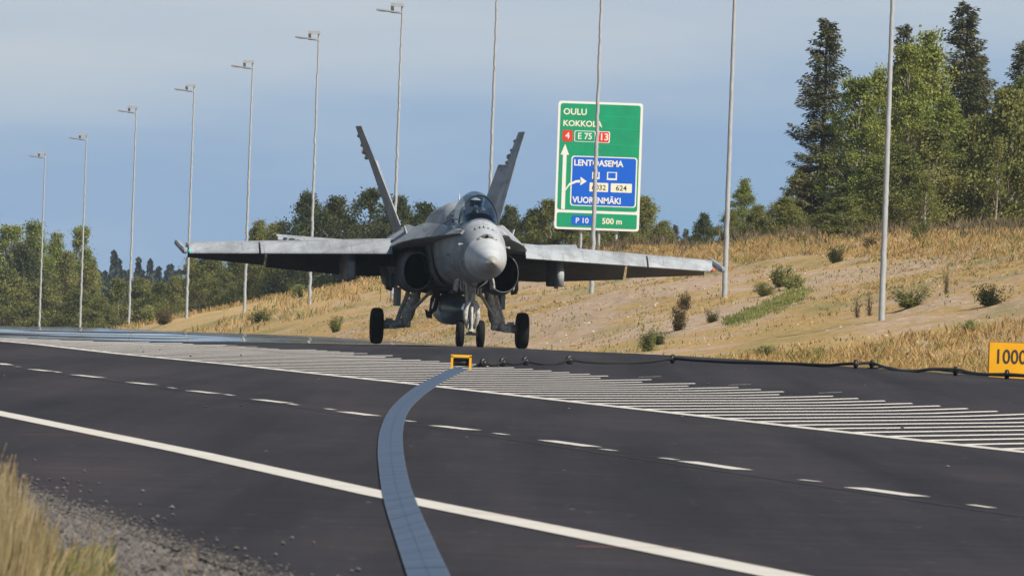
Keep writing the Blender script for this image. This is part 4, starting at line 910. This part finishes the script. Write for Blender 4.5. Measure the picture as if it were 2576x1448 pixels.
    m = MB(); m.tube([(s * .50, -1.2, 1.14), (s * .58, -1.1, 1.08), (s * .70, -.85, .93), (s * .82, -.55, .78), (s * .88, -.5, .72)], [.06, .035, .035, .035, .05], 8); m.build('drag_brace', gear, leg)
    m = MB(); m.box((s * 1.115, .3, 1.02), (.045, .45, .20), Matrix.Rotation(0, 4, 'Y')); m.build('gear_door', acg, leg)
    m = MB(); m.tube([(s * .76, -.66, 1.15), (s * .70, -.7, 1.0), (s * .78, -.6, .86), (s * .86, -.5, .70), (s * .93, -.42, .56)], .012, 5); m.build('brake_hose', acd, leg)
# canopy
def arch(y, hw, zt_, zb_=2.60, n=24, tilt=0):
    return [Vector((hw * math.cos(math.pi * k / n) * (1 - .06 * math.sin(math.pi * k / n)), y + tilt * math.sin(math.pi * k / n), zb_ + (zt_ - zb_) * math.sin(math.pi * k / n) ** .92)) for k in range(n + 1)]
m = MB(); m.rings([arch(-7.38, .27, 2.70), arch(-7.15, .33, 2.83), arch(-6.8, .375, 3.02), arch(-6.42, .40, 3.19)], False, False, close=False); cn_ = m.build('windscreen', glass, AC)
m = MB(); m.rings([arch(-6.36, .41, 3.205), arch(-5.9, .42, 3.265), arch(-5.3, .42, 3.285), arch(-4.6, .405, 3.25), arch(-4.0, .36, 3.17), arch(-3.55, .30, 3.07)], False, False, close=False); m.build('canopy', glass, AC)
m = MB(); m.rings([arch(-6.44, .418, 3.21), arch(-6.34, .420, 3.215), arch(-6.34, .392, 3.183), arch(-6.44, .388, 3.175)], False, False, close=False); m.build('canopy_bow', gearw, AC)
for s in (-1, 1):
    m = MB(); m.rings([[Vector((s * (x + .015), y, z)), Vector((s * (x + .012), y, z + .03)), Vector((s * (x - .035), y, z + .03)), Vector((s * (x - .035), y, z))] for x, y, z in ((.415, -6.3, 2.66), (.42, -5.3, 2.68), (.41, -4.4, 2.72), (.30, -3.5, 2.86))], smooth=False); recalc(m.build('canopy_sill', acg, AC))
m = MB(); m.rings([ring(y, hw, 2.5, zt_, 2.6, ex=3) for y, hw, zt_ in ((-7.1, .26, 2.735), (-6.7, .31, 2.80), (-6.25, .32, 2.83))]); m.build('glare_shield', duct, AC)
m = MB(); m.box((0, -6.45, 2.98), (.075, .01, .09)); m.build('head_up_display', glass, AC)
m = MB(); m.box((0, -4.95, 2.98), (.15, .10, .22)); m.box((0, -4.95, 3.12), (.20, .07, .05)); m.box((0, -4.6, 2.8), (.33, .35, .09)); m.build('ejection_seat', acd, AC)
# details on the nose
m = MB(); m.lathe([(-.23, .0), (-.19, .016), (-.08, .042), (0, .055), (.08, .042), (.19, .016), (.23, 0)], (0, -8.72, 2.315), (1, 0, 0), 12)
m.v = [(x, y - .02, z + .02 - x * x * 1.4) for x, y, z in m.v]; gp = m.build('gun_port', acd, AC)
m = MB(); m.lathe([(-.05, 0), (-.05, .028), (.05, .028), (.05, 0)], (0, -8.80, 2.335), (0, 1, 0), 12); m.build('muzzle', duct, gp)
for s in (-1, 1):
    m = MB(); m.lathe([(-.05, 0), (-.02, .022), (.02, .022), (.05, 0)], (s * .145, -8.80, 2.288), (1, 0, 0), 10); m.build('vent', gearw, gp)
def surf(x, y):
    for a, b_ in zip(FB, FB[1:]):
        if a[0] <= y <= b_[0]:
            f = (y - a[0]) / (b_[0] - a[0]); q = [a[i] + (b_[i] - a[i]) * f for i in range(5)]; return q[4] + (q[3] - q[4]) * math.sqrt(max(0, 1 - (x / q[1]) ** 2))
for i, x in enumerate((-.19, -.095, -.005, .085, .18)):
    m = MB(); w_ = .020 if i < 3 else .026; h_ = .042
    for sx_ in (-1, 1):
        pts = [(x, 0), (x + sx_ * w_, -h_ * .5), (x + sx_ * w_ * .7, -h_ * .8), (x, -h_ * .35)] if i > 2 else [(x, h_ * .5), (x + sx_ * w_ * .5, 0), (x + sx_ * w_ * .8, -h_ * .6), (x, -h_ * .45)]
        m.add([Vector((px, -7.93 + v_ * 3.2 * 1, surf(px, -7.93 + v_ * 3.2) + .006)) for px, v_ in pts], [(0, 1, 2, 3)])
    m.build('victory_mark', duct, AC)
for x, y, z in ((-.478, -8.05, 2.16), (-.585, -6.2, 1.94), (-.455, -8.1, 1.80), (.50, -7.9, 2.12)):
    m = MB(); sx_ = 1 if x > 0 else -1; m.tube([(x - sx_ * .04, y, z), (x + sx_ * .03, y - .01, z), (x + sx_ * .035, y - .07, z)], [.012, .020, .024], 8); m.build('air_data_probe', gearw, AC)
m = MB(); m.rings([[Vector((-.008, -1.5 + a, z)), Vector((.008, -1.5 + a, z)), Vector((.006, -1.3 + b_, z)), Vector((-.006, -1.3 + b_, z))] for z, a, b_ in ((3.04, 0, .1), (3.24, .12, .02))], smooth=False); m.build('blade_antenna', gearw, AC)
m = MB(); m.lathe([(0, .05), (.03, .055), (.07, .04), (.09, 0)], (0, 1.3, 2.945), (0, 0, 1), 14); m.build('beacon', gearw, AC)
m = MB(); m.tube([(-.62, -3.4, 2.42), (-.52, -4.0, 2.60), (-.46, -4.9, 2.66)], .008, 4); m.build('panel_line', acd, AC)
# nose gear
ng = empty('nose_gear', (0, 0, 0)); ng.parent = AC
Y = -5.42
for s in (-1, 1):
    m = MB(); m.lathe([(-.05, .14), (-.072, .16), (-.076, .23), (-.06, .275), (-.02, .295), (.02, .295), (.06, .275), (.076, .23), (.072, .16), (.05, .14)], (s * .215, Y, .30), (1, 0, 0), 36); m.build('tyre', tyre, ng)
    m = MB(); m.lathe([(-.06, 0), (-.06, .06), (-.035, .14), (.035, .14), (.06, .06), (.06, 0)], (s * .215, Y, .30), (1, 0, 0), 20); m.build('wheel_hub', gear, ng)
    m = MB(); m.tube([(s * .06, Y - .16, .98), (s * .12, Y - .2, .86), (s * .135, Y - .2, .66), (s * .10, Y - .16, .52), (s * .07, Y - .1, .42)], [.045, .055, .05, .05, .03], 8); m.build('fork', gearw, ng)
m = MB(); m.tube([(-.2, Y, .30), (.2, Y, .30)], .032, 10); m.build('axle', gear, ng)
m = MB(); m.tube([(0, Y, .30), (0, Y, .62)], .042, 12); m.build('piston', steel, ng)
m = MB(); m.tube([(0, Y, .60), (0, Y, .66), (0, Y, 1.0), (0, Y, 1.5)], [.07, .085, .085, .095], 14); m.tube([(-.02, Y - .12, .95), (.03, Y - .12, 1.2), (.02, Y - .1, 1.45)], .03, 8); m.build('strut', gear, ng)
m = MB(); m.tube([(-.16, Y - .1, 1.45), (-.14, Y - .12, 1.2), (-.10, Y - .15, .95)], [.05, .045, .03], 8); m.build('drag_link', gearw, ng)
m = MB(); m.tube([(-.185, Y - .16, 1.36), (-.15, Y - .2, .95), (-.13, Y - .2, .8)], .010, 5); m.build('warning_streamer', mat('dark_red', (.10, .012, .015), .6), ng)
m = MB(); m.tube([(0, Y - .22, .86), (0, Y - .3, .55), (0, Y - .32, .38)], [.03, .03, .022], 8); m.box((0, Y - .33, .375), (.05, .03, .022)); m.build('launch_bar', gearw, ng)
m = MB(); m.lathe([(0, 0), (0, .07), (.03, .082), (.06, .075), (.1, .03)], (.035, Y - .24, 1.36), (0, 1, 0), 22); lt = m.build('taxi_light', steel, ng)
m = MB(); m.lathe([(0, 0), (.004, .062)], (.035, Y - .245, 1.36), (0, 1, 0), 20); m.build('lens', mat('lamp_lens', (.30, .30, .28), .1), lt)
m = MB(); m.box((.145, Y - .2, 1.19), (.045, .03, .068)); ib = m.build('indicator_box', gearw, ng)
for z in (1.235, 1.19, 1.145):
    m = MB(); m.lathe([(0, 0), (.002, .016)], (.145, Y - .2325, z), (0, 1, 0), 12); m.build('indicator_lens', duct, ib)
for x, y, z0, z1, b_, lab in ((-.30, -5.3, 1.60, 1.20, .10, 0), (.42, -6.0, 1.52, 1.24, -.03, 1)):
    m = MB(); rg = []
    for k in range(7):
        f = k / 6; z = z0 + (z1 - z0) * f; xx = x + (.10 * (1 - f) ** 2 if lab == 0 else -.05 * (1 - math.sin(f * 1.6)) ); rg.append([Vector((xx - .035, y, z)), Vector((xx + .02, y - .04, z)), Vector((xx + .02, y + .7, z)), Vector((xx - .03, y + .7, z))])
    m.rings(rg); dd_ = recalc(m.build('gear_door', gearw, ng))
    if lab == 0:
        m = MB(); m.lathe([(-.03, 0), (-.02, .03), (.02, .03), (.03, 0)], (x - .02, y - .06, z1), (0, 1, 0), 12); m.build('hinge_fitting', gearw, dd_)
        m = MB(); m.tube([(x + .13, y - .1, z0 - .03), (x + .07, y - .12, z0 - .15), (x + .07, y - .12, z1 + .06), (x + .10, y - .12, z1)], [.012, .016, .018, .035], 8); m.build('door_edge', gearw, dd_)
# centreline tank
m = MB(); prof = [(-3.1, 0), (-3.05, .05), (-2.85, .12), (-2.5, .20), (-2.0, .275), (-1.4, .322), (-.8, .335), (.6, .335), (1.2, .30), (1.9, .2), (2.5, .08), (2.6, 0)]
m.lathe(prof, (0, 0, .80), (0, 1, 0), 40); tk_ = m.build('drop_tank', tankm, AC)
m = MB(); m.box((0, -.3, 1.16), (.06, .9, .07)); m.build('tank_pylon', acd, tk_)
m = MB(); m.lathe([(-1.42, .322), (-1.41, .327), (-1.39, .327), (-1.38, .323)], (0, 0, .80), (0, 1, 0), 40); m.build('tank_seam', acd, tk_)
m = MB(); m.tube([(.0, 3.6, 1.2), (-.04, 4.3, 1.0), (-.02, 4.9, .72)], [.045, .045, .04], 8); m.box((-.03, 5.0, .64), (.05, .08, .07)); m.build('arrester_hook', mat('hook_paint', (.06, .02, .022), .6, var=(.03, .03, .03), vscale=20), AC)
m = MB(); m.tube([(-.36, -1.0, 1.2), (-.36, -1.0, .95), (-.40, -.9, .78), (-.50, -.9, .70), (-.54, -.9, .60)], [.06, .05, .05, .045, .02], 8)
m.add([(-.50, -.95, .72), (-.62, -.95, .78), (-.60, -.95, .70), (-.58, -.95, .60), (-.50, -.95, .62)], [(0, 1, 2, 3, 4)])
m.build('ground_strap', mat('strap_red', (.055, .018, .02), .7), AC)
m = MB(); m.box((4.02, -1.35 + 1.1, 1.905), (.03, .02, .012)); m.build('formation_light', bpy.data.materials['red_lamp'], AC)

# pilot in the cockpit
suit = mat('flight_suit', (.06, .075, .05), .8); helm = mat('helmet_grey', (.70, .71, .72), .3); visor = mat('helmet_visor', (.02, .02, .025), .08); maskm = mat('mask_grey', (.34, .33, .31), .6); skinm = mat('skin', (.45, .28, .2), .5)
pil = empty('person', AC.matrix_basis @ Vector((0, 0, 0)), 0)
bpy.context.view_layer.update()
pil.location = AC.matrix_world @ Vector((0.01, -5.5, 2.155)); pil.rotation_euler = (0, 0, YAW)
def skinned(name, pts, edges, rads, m_, parent, sub=2):
    me = bpy.data.meshes.new(name); me.from_pydata([Vector(p) for p in pts], edges, []); o_ = bpy.data.objects.new(name, me); COL.objects.link(o_); o_.parent = parent; me.materials.append(m_)
    sk = o_.modifiers.new('skin', 'SKIN'); sk.use_smooth_shade = True
    for v, r_ in zip(me.skin_vertices[0].data, rads): v.radius = (r_, r_)
    me.skin_vertices[0].data[0].use_root = True
    su = o_.modifiers.new('sub', 'SUBSURF'); su.levels = sub; su.render_levels = sub; return o_
pts = [(0, .1, .0), (0, .14, .25), (0, .10, .52), (0, .06, .64), (0, .03, .74), (-.19, .10, .55), (-.25, -.06, .32), (-.16, -.30, .28), (.19, .10, .55), (.25, -.06, .32), (.16, -.30, .28), (-.12, -.42, .02), (-.14, -.85, -.12), (.12, -.42, .02), (.14, -.85, -.12), (0, .02, .82)]
edges = [(0, 1), (1, 2), (2, 3), (3, 4), (4, 15), (2, 5), (5, 6), (6, 7), (2, 8), (8, 9), (9, 10), (0, 11), (11, 12), (0, 13), (13, 14)]
skinned('body', pts, edges, [.15, .15, .15, .07, .065, .075, .052, .038, .075, .052, .038, .085, .06, .085, .06, .08], suit, pil)
m = MB(); m.lathe([(-.13, .02), (-.12, .09), (-.06, .135), (.0, .145), (.06, .13), (.11, .085), (.135, .02), (.137, 0)], (0, .04, .86), (0, 0, 1), 20); m.build('helmet', helm, pil)
m = MB(); m.rings([[Vector((.135 * math.sin(a) * c_, .035 - .150 * math.cos(a) * c_, z)) for a in [R(-75 + 12.5 * k) for k in range(13)]] for z, c_ in ((.80, .95), (.85, 1.02), (.90, 1.0), (.94, .9))], False, False, close=False); m.build('visor', visor, pil)
m = MB(); m.lathe([(0, .05), (.04, .06), (.09, .045), (.11, .02)], (0, -.05, .80), (0, -1, -.35), 14); m.tube([(0, -.16, .76), (.03, -.17, .68), (.08, -.10, .58)], .02, 8); m.build('oxygen_mask', maskm, pil)
tag(pil, 'pilot in a grey helmet, dark visor and oxygen mask seated under the jet canopy', 'person')

# ------------------------------------------------------------------ air
hz = MB(); hz.box((0, 1300, 30), (900, 1600, 52)); ho = hz.build('haze', mat('air', (1, 1, 1)))
hm_ = bpy.data.materials['air']; t = hm_.node_tree; t.nodes.clear(); ou = N(t, 'ShaderNodeOutputMaterial'); pv = N(t, 'ShaderNodeVolumePrincipled'); pv.inputs['Color'].default_value = (.72, .86, 1, 1); pv.inputs['Density'].default_value = .00008; pv.inputs['Anisotropy'].default_value = .2
t.links.new(pv.outputs[0], ou.inputs['Volume']); tag(ho, kind='stuff')
